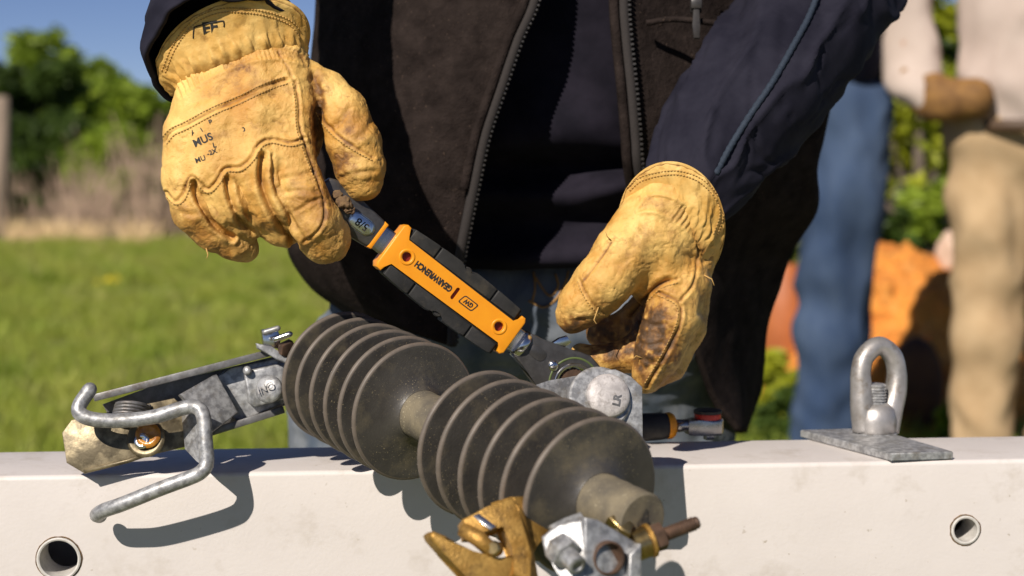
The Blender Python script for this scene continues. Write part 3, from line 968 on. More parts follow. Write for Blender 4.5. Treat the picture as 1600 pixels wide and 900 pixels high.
# ------------------------------------------------------------------ ratchet wrench held between the gloves
TL, TR = P(543, 333, 1.068), P(896, 600, 1.118)
TO = P(704, 455, 1.0905)
tx = (TR - TL).normalized()
tz = (-FW + UP * 0.10 + RT * 0.03)
tz = (tz - tx * tz.dot(tx)).normalized()
ty = tz.cross(tx)
ts_ = 1.0905 / F * 1.02                       # metres per photo pixel along the tool
TM = frame(TO, tx, ty, tz)
def tl(me):
    me.transform(Matrix.Scale(ts_, 4))
    me.transform(TM)
    return me
tool = thing('ratchet_wrench', 'orange and black ratchet wrench held by both leather gloves', 'wrench', TO)
spine = [(-122, -33), (-118, -39), (-110, -40), (-107, -24), (-104, -20), (104, -18), (108, -22), (111, -32), (116, -33), (121, -28), (121, 29), (117, 35), (111, 35), (108, 24), (104, 18), (-104, 20), (-108, 26), (-110, 39), (-117, 40), (-122, 35)]
body = prism(spine, -20, 20, None, 2.4, 3)
cyl = lambda u, r: lathe((u, 0, 10), (0, 0, 1), [(0, 0), (0, r), (40, r), (40, 0)], 28)
slot = [(3.5 + 3.4 * math.cos(a) , (7 if math.sin(a) > 0 else -7) + 3.4 * math.sin(a)) for a in [i * 2 * math.pi / 20 + 0.01 for i in range(20)]]
body = boolean_cut(body, [cyl(-90, 7.5), cyl(90, 7.5), prism(slot, 12, 40)])
link('handle_body', tl(body), mt['orange'], tool, smooth='auto')
for u in (-90, 90):
    link('hole_rim', tl(lathe((u, 0, 20), (0, 0, 1), [(-0.5, 7.6), (0.7, 8.4), (0.9, 11), (0.5, 12.4), (-0.5, 12.6)], 28)), mt['orange'], tool)
    link('hole_plug', tl(lathe((u, 0, 11), (0, 0, 1), [(-1, 0), (-1, 7.4), (1.5, 7.4), (1.5, 0)], 20)), mt['dark_red'], tool, smooth='auto')
link('slot_plug', tl(box((6, 18, 3), (3.5, 0, 13.5))), mt['dark_red'], tool, smooth=False)
# dark backing tray, then rubber pads on each side of the spine
for s in (1, -1):
    link('grip_tray', tl(box((213, 22, 31), (0, s * 30.5, 0), 2.5, 2)), mt['rubber_dark'], tool, smooth='auto')
    for u0, u1, nt_ in ((-103, -56, 0), (-53.5, 53.5, 1), (56, 103, 0)):
        def wv(u):
            return 41.0 + 4.5 * (1 - (u / 108) ** 2)
        v0 = 23.5
        top = []
        for k in range(13):
            u = u0 + (u1 - u0) * k / 12
            top.append((u, wv(u) * 1.0))
        if nt_:                     # thumb notch in the outer edge
            tp = [p for p in top if abs(p[0]) > 14]
            notch = [(-13 * math.cos(a), wv(0) - 9 * math.sin(a)) for a in [math.pi * i / 8 for i in range(9)]]
            top = [p for p in tp if p[0] < 0] + notch + [p for p in tp if p[0] > 0]
        poly = [(u0, v0)] + top + [(u1, v0)]
        poly = [(u, s * v) for u, v in poly]
        if s > 0:
            poly = poly[::-1]
        link('grip_pad', tl(prism(poly, -18, 18.5, None, 2.0, 3)), mt['rubber'], tool, smooth='auto')
    link('notch_boss', tl(lathe((0, s * 37.5, 8), (0, 0, 1), [(0, 0), (0, 8), (6, 8), (7.5, 6.5), (7.5, 0)], 24)), mt['rubber'], tool, smooth='auto')
def on_tool(s, size, u, v, w, bold, name, mat, rot=180):
    me = text_flat(s, size, bold)
    me.transform(Matrix.Rotation(R(rot), 4, 'Z'))
    me.transform(Matrix.Translation((u, v, w)))
    return link(name, tl(me), mat, tool, smooth=False)
me = text_fit('GEARWRENCH', 69, 11.0, 0.06)
me.transform(Matrix.Rotation(math.pi, 4, 'Z'))
me.transform(Matrix.Translation((-39, 0.5, 20.25)))
link('lettering', tl(me), mt['ink'], tool, smooth=False)
def rr2(w, h, r, sk=0):
    return [(x + sk * y, y) for x, y in rrect(-w, w, -h, h, r, 4)]
lo_p = prism(rr2(13.5, 7.6, 3.5, 0.28), 20.0, 20.3)
lo_p.transform(Matrix.Translation((29, 0, 0)))
link('logo_plate', tl(lo_p), mt['ink'], tool, smooth=False)
lg = join([prism(rr2(11.6, 5.8, 2.6, 0.28), 20.3, 20.5)])
lg.transform(Matrix.Translation((29, 0, 0)))
link('logo_field', tl(lg), mt['orange'], tool, smooth=False)
me = text_fit('GW', 17, 8, 0.06)
me.transform(Matrix.Rotation(math.pi, 4, 'Z'))
me.transform(Matrix.Translation((29, 0, 20.7)))
link('logo_letters', tl(me), mt['ink'], tool, smooth=False)
# metal shank and heads
link('rear_collar', tl(prism([(-121, -25), (-112, -26), (-112, 26), (-121, 25)], -14, 14, None, 1.5)), mt['orange'], tool, smooth='auto')
link('shank', tl(box((470, 40, 15), (5, 0, 0), 3.5, 3)), mt['chrome'], tool, smooth='auto')
hd = [(-142, -21), (-150, -24), (-200, -29), (-232, -34), (-252, -26), (-262, 0), (-252, 26), (-232, 34), (-200, 29), (-150, 24), (-142, 21)]
link('drive_head', tl(prism(hd[::-1], -13, 13, None, 4, 3)), mt['gun'], tool, smooth='auto')
link('neck_ring', tl(prism([(-147, -23.5), (-140, -22.5), (-140, 22.5), (-147, 23.5)], -13.8, 13.8, None, 2, 2)), mt['orange'], tool, smooth='auto')
ov = [(-174 + x, -1 + y) for x, y in rrect(-22, 22, -12.5, 12.5, 12, 8)]
ovi = [(-174 + x, -1 + y) for x, y in rrect(-19.5, 19.5, -10, 10, 9.5, 8)]
link('size_recess', tl(prism(ov, 12, 13.9, None, 1.2)), mt['chrome'], tool, smooth='auto')
link('size_recess_floor', tl(prism(ovi, 12, 14.15, None, 0.2)), mt['bright'], tool, smooth='auto')
on_tool('5/8', 17, -173, -1, 14.3, 0.3, 'size_mark', mt['ink'])
link('front_collar', tl(lathe((134, 0, 0), (1, 0, 0), [(0, 0), (0, 22), (2, 23), (9, 24), (11, 23), (12, 0)], 40, )), mt['bright'], tool, smooth='auto')
fh = [(140, -22), (150, -25), (178, -28), (205, -36), (222, -46), (240, -51), (262, -47), (280, -34), (288, -12), (288, 12), (280, 34), (262, 47), (240, 51), (222, 46), (205, 36), (178, 28), (150, 25), (140, 22)]
fhm = boolean_cut(prism(fh, -15, 15, None, 3.5, 3), [lathe((243, 0, -50), (0, 0, 1), [(0, 0), (0, 31), (100, 31), (100, 0)], 40)])
link('ratchet_head', tl(fhm), mt['gun'], tool, smooth='auto')
link('ratchet_ring', tl(lathe((243, 0, 0), (0, 0, 1), [(-14, 26), (-14, 32), (15, 32), (16, 31), (16, 28), (15, 26), (-14, 26)], 44)), mt['bright'], tool, smooth='auto')
link('seal_ring', tl(lathe((243, 0, 14.5), (0, 0, 1), [(0, 38), (1.2, 39), (1.2, 41), (0, 42)], 44)), M('green_seal', (0.12, 0.16, 0.05), rough=0.4), tool)
link('ring_teeth', tl(prism([((20.5 + (3 if k % 2 else 0)) * math.cos(math.pi * k / 24) + 243, (20.5 + (3 if k % 2 else 0)) * math.sin(math.pi * k / 24)) for k in range(48)], -13, 11, None, 0.3)), mt['rust'], tool, smooth=False)
oc = [(166 + x, 4 + y) for x, y in rrect(-15, 15, -9.5, 9.5, 9, 8)]
link('cover_plate', tl(prism(oc, 14, 16.4, None, 1.0)), mt['gun'], tool, smooth='auto')
link('head_screw', tl(lathe((199, 3, 14.5), (0, 0, 1), [(0, 9), (2.5, 8), (4.5, 5.5), (5.3, 0)], 24)), mt['bright'], tool)
link('direction_lever', tl(prism([(176, 24), (196, 28), (204, 50), (192, 54), (184, 44)], -4, 6, None, 1.5)), mt['bright'], tool, smooth='auto')

# ------------------------------------------------------------------ second ratchet lying on the crossarm
a, b = on_top(960, 694), on_top(1125, 686)
sx_ = (b - a).normalized()
sy_ = Vector((0, 0, 1)).cross(sx_)
rs = thing('socket_ratchet', 'chrome ratchet with black grip and red dial lying on the crossarm behind the insulator', 'ratchet', a)
s2 = (b - a).length / 165.0
SM = frame(a, sx_, sy_, Vector((0, 0, 1)))
def s2l(me):
    me.transform(Matrix.Scale(s2, 4))
    me.transform(SM)
    return me
gp = [(-70, 0), (-70, 15), (-66, 19), (0, 21), (40, 21), (72, 20), (84, 18), (86, 0)]
link('grip', s2l(lathe((0, 0, 22), (1, 0, 0.02), gp, 32)), mt['rubber'], rs, smooth='auto')
link('orange_collar', s2l(lathe((0, 0, 22), (1, 0, 0.02), [(80, 0), (80, 19.5), (86, 20), (91, 17), (92, 0)], 32)), mt['orange'], rs, smooth='auto')
link('shaft', s2l(tube([Vector((88, 0, 23)), Vector((112, 0, 23)), Vector((130, 0, 22))], [10, 9, 12], 20)), mt['chrome'], rs)
hp = [(112, -10), (125, -15), (145, -22), (160, -20), (167, -8), (167, 8), (160, 20), (145, 22), (125, 15), (112, 10)]
link('ratchet_head', s2l(prism(hp, 9, 32, None, 3, 3)), mt['chrome'], rs, smooth='auto')
link('red_dial', s2l(lathe((145, 0, 30), (0, 0, 1), [(0, 0), (0, 20), (9, 20), (10, 19), (10, 0)], 32)), mt['red'], rs, smooth='auto')
link('dial_cap', s2l(lathe((145, 0, 40), (0, 0, 1), [(0, 0), (0, 21), (4, 21), (5, 19), (5, 0)], 32)), mt['rubber'], rs, smooth='auto')
link('drive_square', s2l(box((13, 13, 10), (147, 0, 5), 1)), mt['chrome'], rs, smooth='auto')

# ------------------------------------------------------------------ the worker
worker = thing('person', 'worker in dark fleece vest, navy sleeves and yellow leather gloves turning a wrench', 'person', (0.05, 1.45, 0))

class Glove:
    """a glove sculpted in the space (photo x, photo y, depth in the same units) at distance d0"""
    def __init__(self, d0, lo, hi, h):
        self.d0 = d0
        self.F = Field(lo, hi, h)
    def to_world(self, v):
        return Pn(np.stack([v[:, 0], v[:, 1], self.d0 * (1 + v[:, 2] / F)], 1))
    def finish(self, seams, folds, dirts, bumps, rl=2):
        v, f = self.F.mesh()
        v = relax(v, f, rl, 0.5)
        n = vnormals(v, f)
        sgn = np.sign(np.mean(np.sum(n * (v - v.mean(0)), 1)))
        n *= sgn
        if sgn < 0:
            f = f[:, ::-1]
        face = np.clip(-n[:, 2] * 2.2 + 0.35, 0, 1)            # towards the lens
        dirt = np.zeros(len(v))
        disp = np.zeros(len(v))
        p2 = v[:, :2]
        for x, y, r, a in bumps:
            disp += a * np.exp(-(((p2[:, 0] - x) ** 2 + (p2[:, 1] - y) ** 2) / (r * r))) * face
        for line, dep, wd in folds:
            d = dist_poly(p2, line)
            disp += face * (-dep * np.exp(-(d / wd) ** 2) + 0.45 * dep * np.exp(-((d - 2.0 * wd) / (1.1 * wd)) ** 2))
            dirt += 0.16 * face * np.exp(-(d / (wd * 1.1)) ** 2) * min(1, dep / 3)
        for line, dep in seams:
            d = dist_poly(p2, line)
            disp += face * (-dep * np.exp(-(d / 2.0) ** 2) + 0.55 * dep * np.exp(-((d - 5.0) / 2.8) ** 2))
            dirt += 0.42 * face * np.exp(-(d / 1.8) ** 2)
        disp += 1.8 * fbm(v / 34.0, 3, 3) + 1.5 * (0.4 - np.abs(fbm(v / np.array([19.0, 26, 22]), 2, 9)))
        disp += -0.7 * np.exp(-(fbm(v / np.array([36.0, 22, 28]), 3, 13) / 0.05) ** 2) - 0.75 * np.exp(-(fbm(v / np.array([9.0, 11, 10]), 2, 17) / 0.12) ** 2)
        dirt += 0.20 * np.exp(-(fbm(v / np.array([36.0, 22, 28]), 3, 13) / 0.035) ** 2) + 0.16 * np.clip(fbm(v / 24.0, 3, 41), 0, 1)
        v2 = v + n * disp[:, None]
        for x, y, rx, ry, a in dirts:
            gk = a * np.exp(-(((p2[:, 0] - x) / rx) ** 2 + ((p2[:, 1] - y) / ry) ** 2))
            dirt += gk * np.clip(0.75 + 0.6 * fbm(v / 9.0, 3, 21), 0, 1.3) if a > 0.38 else np.minimum(gk, np.maximum(0.36 - dirt, 0)) * np.clip(0.8 + 0.35 * fbm(v / 26.0, 2, 22), 0, 1.3)
        self.v, self.f = v2, f
        self.dirt = np.clip(dirt, 0, 1)
        return v2, f
    def link(self, name, mat, parent):
        w = self.to_world(self.v)
        self.bvh = BVHTree.FromPolygons([tuple(x) for x in w], [tuple(x) for x in self.f])
        me = np_mesh(w, self.f)
        attr(me, 'dirt', self.dirt)
        return link(name, me, mat, parent)
    def hit(self, px, py, lift=0.0003):
        d = (P(px, py, 1) - CP).normalized()
        h = self.bvh.ray_cast(CP, d)
        return None if h[0] is None else h[0] - d * lift
    def stitches(self, lines, off, name, parent, dash=5.0, r=0.00042):
        """short thread stitches lying on the leather beside a seam"""
        ms = []
        for line in lines:
            l = catmull(line, 8)
            t = np.gradient(l, axis=0)
            t /= np.linalg.norm(t, axis=1, keepdims=True) + 1e-9
            l = l + np.stack([-t[:, 1], t[:, 0]], 1) * off
            s = np.concatenate([[0], np.cumsum(np.linalg.norm(np.diff(l, axis=0), axis=1))])
            k = 1.0
            while k + dash * 0.62 < s[-1]:
                q = [(np.interp(k + e * dash * 0.62, s, l[:, 0]), np.interp(k + e * dash * 0.62, s, l[:, 1])) for e in (0, 0.5, 1)]
                w = [self.hit(x, y, z) for (x, y), z in zip(q, (0.0, 0.0004, 0.0))]
                if all(x is not None for x in w) and (w[0] - w[2]).length < 0.004:
                    ms.append(tube(w, r, 5))
                k += dash
        if ms:
            link(name, join(ms), mt['thread'], parent, kind='stuff')
    def print_text(self, s, size, px, py, rot, name, parent, bold=0.0, keep=None):
        me = text_flat(s, size, bold)
        bm = bmesh.new()
        bm.from_mesh(me)
        bpy.data.meshes.remove(me)
        if keep:
            dead = [fc for fc in bm.faces if not keep(fc.calc_center_median())]
            bmesh.ops.delete(bm, geom=dead, context='FACES')
        bmesh.ops.subdivide_edges(bm, edges=[e for e in bm.edges if e.calc_length() > size * 0.12], cuts=1)
        bmesh.ops.triangulate(bm, faces=bm.faces)
        c, s_ = math.cos(R(rot)), math.sin(R(rot))
        for v in bm.verts:
            x, y = v.co.x, v.co.y
            h = self.hit(px + x * c - y * s_, py - (x * s_ + y * c))
            if h is None:
                continue
            v.co = h
        me = bpy.data.meshes.new('m')
        bm.to_mesh(me)
        bm.free()
        return link(name, me, mt['ink'], parent, smooth=False)

def glove_cuff(rings, d0, name, parent, seg=120, th=0.0016, ruff=3.6, mat='leather_cuff', nq=7, strokes=None):
    """rings: (cx,cy,cz, ax,ay,az, bx,by,bz) ellipses from wrist to hem in photo units"""
    rg = catmull(rings, nq)
    n = len(rg)
    th_ = np.linspace(0, 2 * math.pi, seg, endpoint=False)
    v = rg[:, None, 0:3] + np.cos(th_)[None, :, None] * rg[:, None, 3:6] + np.sin(th_)[None, :, None] * rg[:, None, 6:9]
    t = np.linspace(0, 1, n)[:, None]
    rad = v - rg[:, None, 0:3]
    rl = np.linalg.norm(rad, axis=2, keepdims=True)
    q = np.stack([np.cos(th_)[None, :] * 2.6 + 0 * t, np.sin(th_)[None, :] * 2.6 + 0 * t, t * 2.2 + 0 * th_[None, :]], -1).reshape(-1, 3)
    ripple = ruff * np.exp(-((t - 0.2) / 0.15) ** 2) * np.sin(th_ * 30 + 2 * np.sin(th_ * 3))[None, :]
    ripple = ripple + (5.0 * fbm(q * np.array([2.0, 2.0, 0.9]), 2, 5) + 2.2 * fbm(q * 4, 2, 6)).reshape(n, seg) * np.sin(np.clip(t, 0, 1) * math.pi) ** 0.7
    # a stitched fold round the hem
    ripple = ripple + 1.2 * (t > 0.86) - 1.2 * np.exp(-((t - 0.86) / 0.02) ** 2)
    if strokes:                                    # elastic gathers
        p2 = v[..., :2].reshape(-1, 2)
        g_ = np.zeros(len(p2))
        for ln in strokes:
            dd_ = dist_poly(p2, ln)
            g_ = np.minimum(g_, -2.6 * np.exp(-(dd_ / 2.5) ** 2))
            g_ = np.where(g_ > -0.3, np.maximum(g_, 1.1 * np.exp(-((dd_ - 4.0) / 1.8) ** 2)), g_)
        ripple = ripple + g_.reshape(n, seg) * (np.sin(th_) > -0.2)[None, :]
    v = v * 1.0 + rad / (rl + 1e-9) * ripple[..., None]
    outer = v.reshape(-1, 3)
    inner = (v - rad / (rl + 1e-9) * (th / d0 * F)).reshape(-1, 3)
    idx = np.arange(n * seg).reshape(n, seg)
    nx = np.roll(idx, -1, 1)
    f = np.stack([idx[:-1], nx[:-1], nx[1:], idx[1:]], -1).reshape(-1, 4)
    N = n * seg
    fr = np.stack([idx[-1], nx[-1], nx[-1] + N, idx[-1] + N], -1)
    V = np.vstack([outer, inner])
    w = Pn(np.stack([V[:, 0], V[:, 1], d0 * (1 + V[:, 2] / F)], 1))
    bm = bmesh.new()
    bm.from_mesh(np_mesh(w, np.vstack([f, f[:, ::-1] + N, fr])))
    me = bm_mesh(bm)
    dv = np.clip(0.35 * np.exp(-(t / 0.10) ** 2) + 0 * th_[None, :], 0, 1).reshape(-1)
    dv = dv + 0.30 * np.clip(fbm(q * 3, 3, 8), 0, 1) + 0.5 * np.exp(-((t - 0.86) / 0.02) ** 2).repeat(seg, 1).reshape(-1)
    attr(me, 'dirt', np.concatenate([dv, dv * 0 + 0.4]))
    return link(name, me, mt[mat], parent)

# ---- the glove on the left of the picture: back of the fist towards the lens
G1 = Glove(1.06, (225, 50, -95), (625, 435, 130), 1.9)
g = G1.F
for nodes in ([(448, 92, 8, 32), (452, 170, -4, 38), (450, 248, -14, 42)], [(402, 90, 0, 36), (398, 180, -16, 42), (394, 258, -26, 43)],
              [(352, 118, 0, 34), (340, 190, -14, 44), (334, 264, -24, 42)], [(312, 128, 6, 32), (298, 205, -2, 42), (290, 278, -10, 37)]):
    g.chain(nodes, 26)
g.chain([(385, 120, 36, 52), (375, 200, 42, 66), (375, 290, 50, 66)], 30)
g.chain([(468, 120, 24, 26), (478, 160, 34, 34), (470, 220, 46, 36)], 24)
g.chain([(334, 264, -24, 41), (360, 318, -20, 38), (378, 345, 2, 34), (372, 340, 34, 30)], 3)
g.chain([(290, 278, -10, 36), (306, 330, -12, 35), (334, 362, -4, 31), (366, 380, 4, 27), (383, 388, 14, 22)], 3)
g.chain([(394, 258, -26, 42), (424, 320, -24, 39), (440, 348, 0, 36), (428, 345, 36, 32)], 3)
g.chain([(450, 248, -14, 42), (470, 300, -24, 41), (492, 345, -22, 40), (507, 372, -4, 39), (500, 378, 28, 32)], 3)
g.chain([(478, 118, 22, 26), (508, 140, 22, 31), (538, 178, 16, 38), (553, 222, 10, 42), (562, 262, 8, 39), (567, 284, 10, 31)], 4)
seams1 = [([(255, 222), (268, 206), (291, 195), (332, 173), (376, 154), (415, 135), (448, 124)], 2.0),
          ([(261, 299), (275, 313), (285, 305), (294, 280), (303, 275), (314, 285), (325, 295), (338, 283), (352, 263), (374, 261), (391, 247), (405, 225), (424, 217), (454, 222), (474, 216)], 2.6),
          ([(462, 128), (467, 160), (469, 200), (482, 241), (498, 283), (506, 316), (506, 343), (494, 364), (476, 376)], 2.2),
          ([(498, 172), (508, 190), (525, 209), (553, 229), (584, 246)], 1.8),
          ([(434, 82), (448, 104), (460, 128)], 1.2)]
folds1 = [([(303, 285), (308, 307), (322, 332), (338, 354), (363, 371)], 9.0, 4.5),
          ([(354, 280), (360, 310), (374, 343), (396, 365)], 8.0, 4.5),
          ([(410, 244), (409, 283), (421, 321), (440, 354), (462, 382)], 10.0, 5.0),
          ([(424, 244), (429, 288), (457, 343), (478, 376)], 2.5, 3.0),
          ([(440, 280), (462, 275), (490, 268)], 1.6, 4), ([(446, 300), (470, 298), (496, 300)], 1.6, 3.5), ([(462, 330), (482, 318), (500, 310)], 1.5, 3),
          ([(365, 325), (380, 332), (398, 340)], 1.6, 4), ([(318, 330), (300, 335), (285, 332)], 1.6, 4), ([(330, 345), (350, 352), (372, 352)], 1.4, 4),
          ([(520, 200), (535, 188), (545, 170)], 2.2, 5), ([(560, 215), (572, 205), (580, 190)], 1.8, 5), ([(530, 280), (555, 270), (585, 268)], 1.6, 4),
          ([(490, 120), (500, 150), (496, 185), (500, 230)], 4.0, 6), ([(300, 160), (330, 150), (352, 128)], 1.4, 6), ([(395, 100), (400, 120), (398, 140)], 1.2, 6),
          ([(430, 190), (445, 200), (452, 212)], 1.2, 4), ([(270, 250), (262, 270), (266, 290)], 1.4, 6)]
el1 = catmull([(278, 133), (318, 103), (354, 87), (393, 74), (434, 71), (472, 80)], 6)
for k_, (x_, y_) in enumerate(el1):
    folds1.append(([(x_ - 3, y_ + 1), (x_ + 1, y_ + 9), (x_ + 4, y_ + 18)], 2.4, 2.6))
dirts1 = [(300, 345, 60, 40, 0.22), (370, 365, 80, 36, 0.30), (490, 350, 40, 60, 0.26), (430, 300, 60, 50, 0.14), (330, 385, 60, 24, 0.20), (560, 280, 40, 30, 0.22),(492, 205, 10, 62, 0.75), (380, 106, 16, 11, 0.55), (400, 140, 44, 14, 0.36), (528, 255, 26, 24, 0.62), (545, 205, 20, 30, 0.42), (500, 150, 14, 40, 0.5), (470, 300, 26, 34, 0.20), (350, 208, 26, 10, 0.22),
          (520, 385, 26, 30, 0.30), (355, 385, 40, 22, 0.34), (510, 320, 14, 26, 0.5), (560, 190, 16, 24, 0.22), (300, 340, 26, 26, 0.14), (430, 350, 30, 30, 0.16), (420, 130, 40, 20, 0.18)]
bumps1 = [(430, 250, 26, 3.0), (348, 295, 20, 3), (286, 320, 20, 3), (385, 300, 22, 3), (470, 350, 24, 2), (540, 150, 26, 2)]
G1.finish(seams1, folds1, dirts1, bumps1)
glove1 = G1.link('glove', mt['leather'], worker)
glove1['label'] = 'yellow leather glove with worn black print gripping the wrench end'
G1.stitches([seams1[0][0], seams1[1][0]], 6.5, 'stitching', glove1)
G1.stitches([seams1[0][0]], -5, 'stitching', glove1)
G1.stitches([seams1[3][0], seams1[2][0][:5]], 5.5, 'stitching', glove1)
G1.print_text('MUS', 16.5, 317, 219, 24, 'glove_print', glove1, 0.45)
G1.print_text('MU', 11.5, 313, 249, 20, 'glove_print', glove1, 0.2)
G1.print_text('-2X', 10.5, 331, 238, 20, 'glove_print', glove1, 0.2)
G1.print_text('L', 11, 335, 227, 14, 'glove_print', glove1, 0.3)
G1.print_text('A', 11, 302, 207, 25, 'glove_print', glove1, 0.3, keep=lambda c: c.x < 1.5)
G1.print_text('\\', 8, 315, 203, 15, 'glove_print', glove1, 0.5)
G1.print_text('P', 11, 329, 191, 25, 'glove_print', glove1, 0.3, keep=lambda c: c.y > -1)
G1.print_text('D', 12, 379, 203, 20, 'glove_print', glove1, 0.3, keep=lambda c: c.x > 0)
cuff1 = glove_cuff([(379, 126, 14, 92, -23, 6, -6, -22, -36), (377, 110, 12, 102, -25, 6, -7, -30, -53), (372, 98, 10, 109, -28, 4, -10, -48, -56), (366, 88, 6, 115, -31, 0, -13, -66, -62), (364, 82, 3, 118, -34, -4, -15, -74, -64), (365, 77, 3, 118, -36, -4, -16, -76, -64)], 1.06, 'glove_cuff', worker, seg=260, nq=10, ruff=2.2,
    strokes=[[(x_ - 5, y_ - 11), (x_ + 2 * (-1) ** k_, y_), (x_ + 5, y_ + 9)] for k_, (x_, y_) in enumerate(catmull([(278, 128), (318, 97), (354, 81), (393, 68), (434, 65), (474, 74)], 4))])
tmp = [list(v.co + world_loc(worker)) for v in cuff1.data.vertices]
G1c = Glove.__new__(Glove)
G1c.bvh = BVHTree.FromPolygons([tuple(x) for x in tmp], [tuple(p.vertices) for p in cuff1.data.polygons])
G1c.print_text('EF', 25, 328, 44, 8, 'cuff_print', cuff1, 0.9, keep=lambda c: c.y > -5.5 or c.x < -4)
bx_ = [(302, 60), (303, 46), (308, 41), (345, 33), (350, 36), (350, 42)]
def print_line(G, pts, r, name, parent):
    l = catmull(pts, 4)
    w = [G.hit(x, y, 0.0001) for x, y in l]
    w = [x for x in w if x is not None]
    if len(w) > 2:
        link(name, tube(w, r, 4), mt['ink'], parent, smooth=False)
print_line(G1c, bx_, 0.0005, 'cuff_print', cuff1)
hemL = [(252, 112), (268, 74), (292, 40), (318, 22), (354, 13), (409, 17), (452, 31), (472, 52)]
G1c.stitches([hemL], 0, 'hem_stitching', cuff1)
G1c.stitches([hemL], 6, 'hem_stitching', cuff1)
# mud and frayed thread where the index finger meets the wrench
for (x, y, z, r) in ((538, 316, -18, 13), (528, 305, -14, 9), (546, 328, -16, 9)):
    Fm = Field((x - 2 * r, y - 2 * r, z - 2 * r), (x + 2 * r, y + 2 * r, z + 2 * r), r / 6)
    Fm.add(Fm.ell((x, y, z), (r, r * 0.8, r * 0.7)))
    v, f = Fm.mesh()
    v = v + vnormals(v, f) * (fbm(v / (r * 0.45), 3, 4) * r * 0.28)[:, None] * 1
    link('mud_clump', np_mesh(Pn(np.stack([v[:, 0], v[:, 1], 1.06 * (1 + v[:, 2] / F)], 1)), f), mt['mud'], worker)

# ---- the glove on the right of the picture: thumb and index finger over the ratchet head
G2 = Glove(1.125, (845, 260, -110), (1160, 640, 150), 1.9)
g = G2.F
g.chain([(1046, 312, 0, 54), (1030, 370, 0, 60), (1034, 430, 14, 56)], 24)
g.chain([(1086, 360, 18, 26), (1078, 410, 22, 36), (1066, 462, 22, 38)], 24)
g.chain([(1010, 345, -12, 46), (975, 400, -26, 50), (942, 442, -34, 46), (912, 474, -32, 38), (898, 492, -28, 29)], 14)
g.chain([(1064, 440, 4, 44), (1050, 495, -8, 43), (1030, 548, -6, 38), (1014, 582, -2, 27), (1009, 598, 2, 17)], 5)
g.chain([(1074, 450, 26, 36), (1072, 510, 28, 32), (1044, 570, 24, 28), (1016, 600, 18, 14)], 8)
g.chain([(1040, 490, 50, 36), (1000, 552, 40, 32), (950, 560, 34, 24), (908, 554, 30, 18)], 6)
g.chain([(1030, 470, 70, 36), (980, 515, 76, 30), (940, 520, 80, 24)], 6)
seams2 = [([(907, 437), (914, 455), (926, 474), (943, 489)], 1.8), ([(985, 490), (1006, 468), (1030, 446), (1058, 436)], 2.2),
          ([(1089, 373), (1090, 412), (1082, 446), (1063, 470)], 2.2), ([(1030, 456), (1060, 473), (1064, 500), (1046, 543), (1011, 604)], 2.4),
          ([(955, 380), (932, 414), (912, 440)], 1.2), ([(1094, 285), (1090, 320), (1088, 350)], 1.4)]
folds2 = [([(985, 492), (1000, 474), (1022, 450), (1044, 438)], 4.5, 5), ([(905, 500), (925, 498), (945, 500)], 2.0, 3.5), ([(1000, 500), (1020, 508), (1040, 506)], 1.4, 3.5),
          ([(990, 530), (1012, 540), (1034, 536)], 1.4, 3.5), ([(1006, 560), (1020, 566), (1034, 562)], 1.4, 3.5), ([(1072, 400), (1100, 410), (1110, 430)], 1.6, 5),
          ([(1090, 440), (1098, 460), (1096, 490)], 2.0, 5), ([(1010, 350), (990, 380), (975, 410)], 1.2, 7), ([(1040, 340), (1060, 370), (1064, 400)], 1.2, 8), ([(960, 480), (990, 470), (1015, 440)], 1.8, 5)]
el2 = catmull([(1006, 316), (1030, 316), (1054, 326), (1084, 350), (1097, 376), (1106, 400)], 5)
for k_, (x_, y_) in enumerate(el2):
    folds2.append(([(x_ + 6, y_ - 6), (x_, y_ + 4), (x_ - 7, y_ + 12)], 2.4, 2.8))
dirts2 = [(920, 500, 60, 26, 0.30), (1090, 480, 30, 70, 0.26), (1060, 330, 40, 30, 0.2), (1020, 505, 32, 42, 1.0), (1008, 560, 24, 40, 0.85), (892, 508, 16, 14, 0.6), (1000, 545, 60, 14, 0.4), (950, 555, 40, 20, 0.6), (1050, 560, 18, 40, 0.4), (985, 400, 40, 40, 0.20), (1010, 370, 30, 20, 0.15), (960, 480, 40, 18, 0.25), (1060, 395, 22, 40, 0.15), (950, 520, 60, 20, 0.7)]
bumps2 = [(1000, 400, 30, 2), (940, 470, 24, 2), (1045, 470, 16, 3)]
G2.finish(seams2, folds2, dirts2, bumps2)
glove2 = G2.link('glove', mt['leather'], worker)
glove2['label'] = 'yellow leather glove with mud-darkened index finger over the ratchet head'
G2.stitches([seams2[0][0], seams2[3][0], seams2[1][0]], 5.5, 'stitching', glove2)
cuff2 = glove_cuff([(1046, 384, 4, 46, 34, 0, 26, -24, -38), (1050, 366, 0, 54, 38, 0, 28, -36, -48), (1050, 361, 0, 63, 37, 1, 27, -58, -54), (1049, 357, 0, 73, 35, 2, 26, -80, -60), (1049, 355, 0, 78, 34, 2, 26, -91, -62), (1049, 353, 0, 79, 34, 2, 26, -94, -62)], 1.125, 'glove_cuff', worker, seg=260, nq=12, ruff=1.5,
    strokes=[[(x_ + 9, y_ - 10), (x_ + 2 * (-1) ** k_, y_), (x_ - 7, y_ + 10)] for k_, (x_, y_) in enumerate(catmull([(1000, 320), (1030, 316), (1056, 324), (1082, 345), (1096, 372), (1104, 398)], 3))])

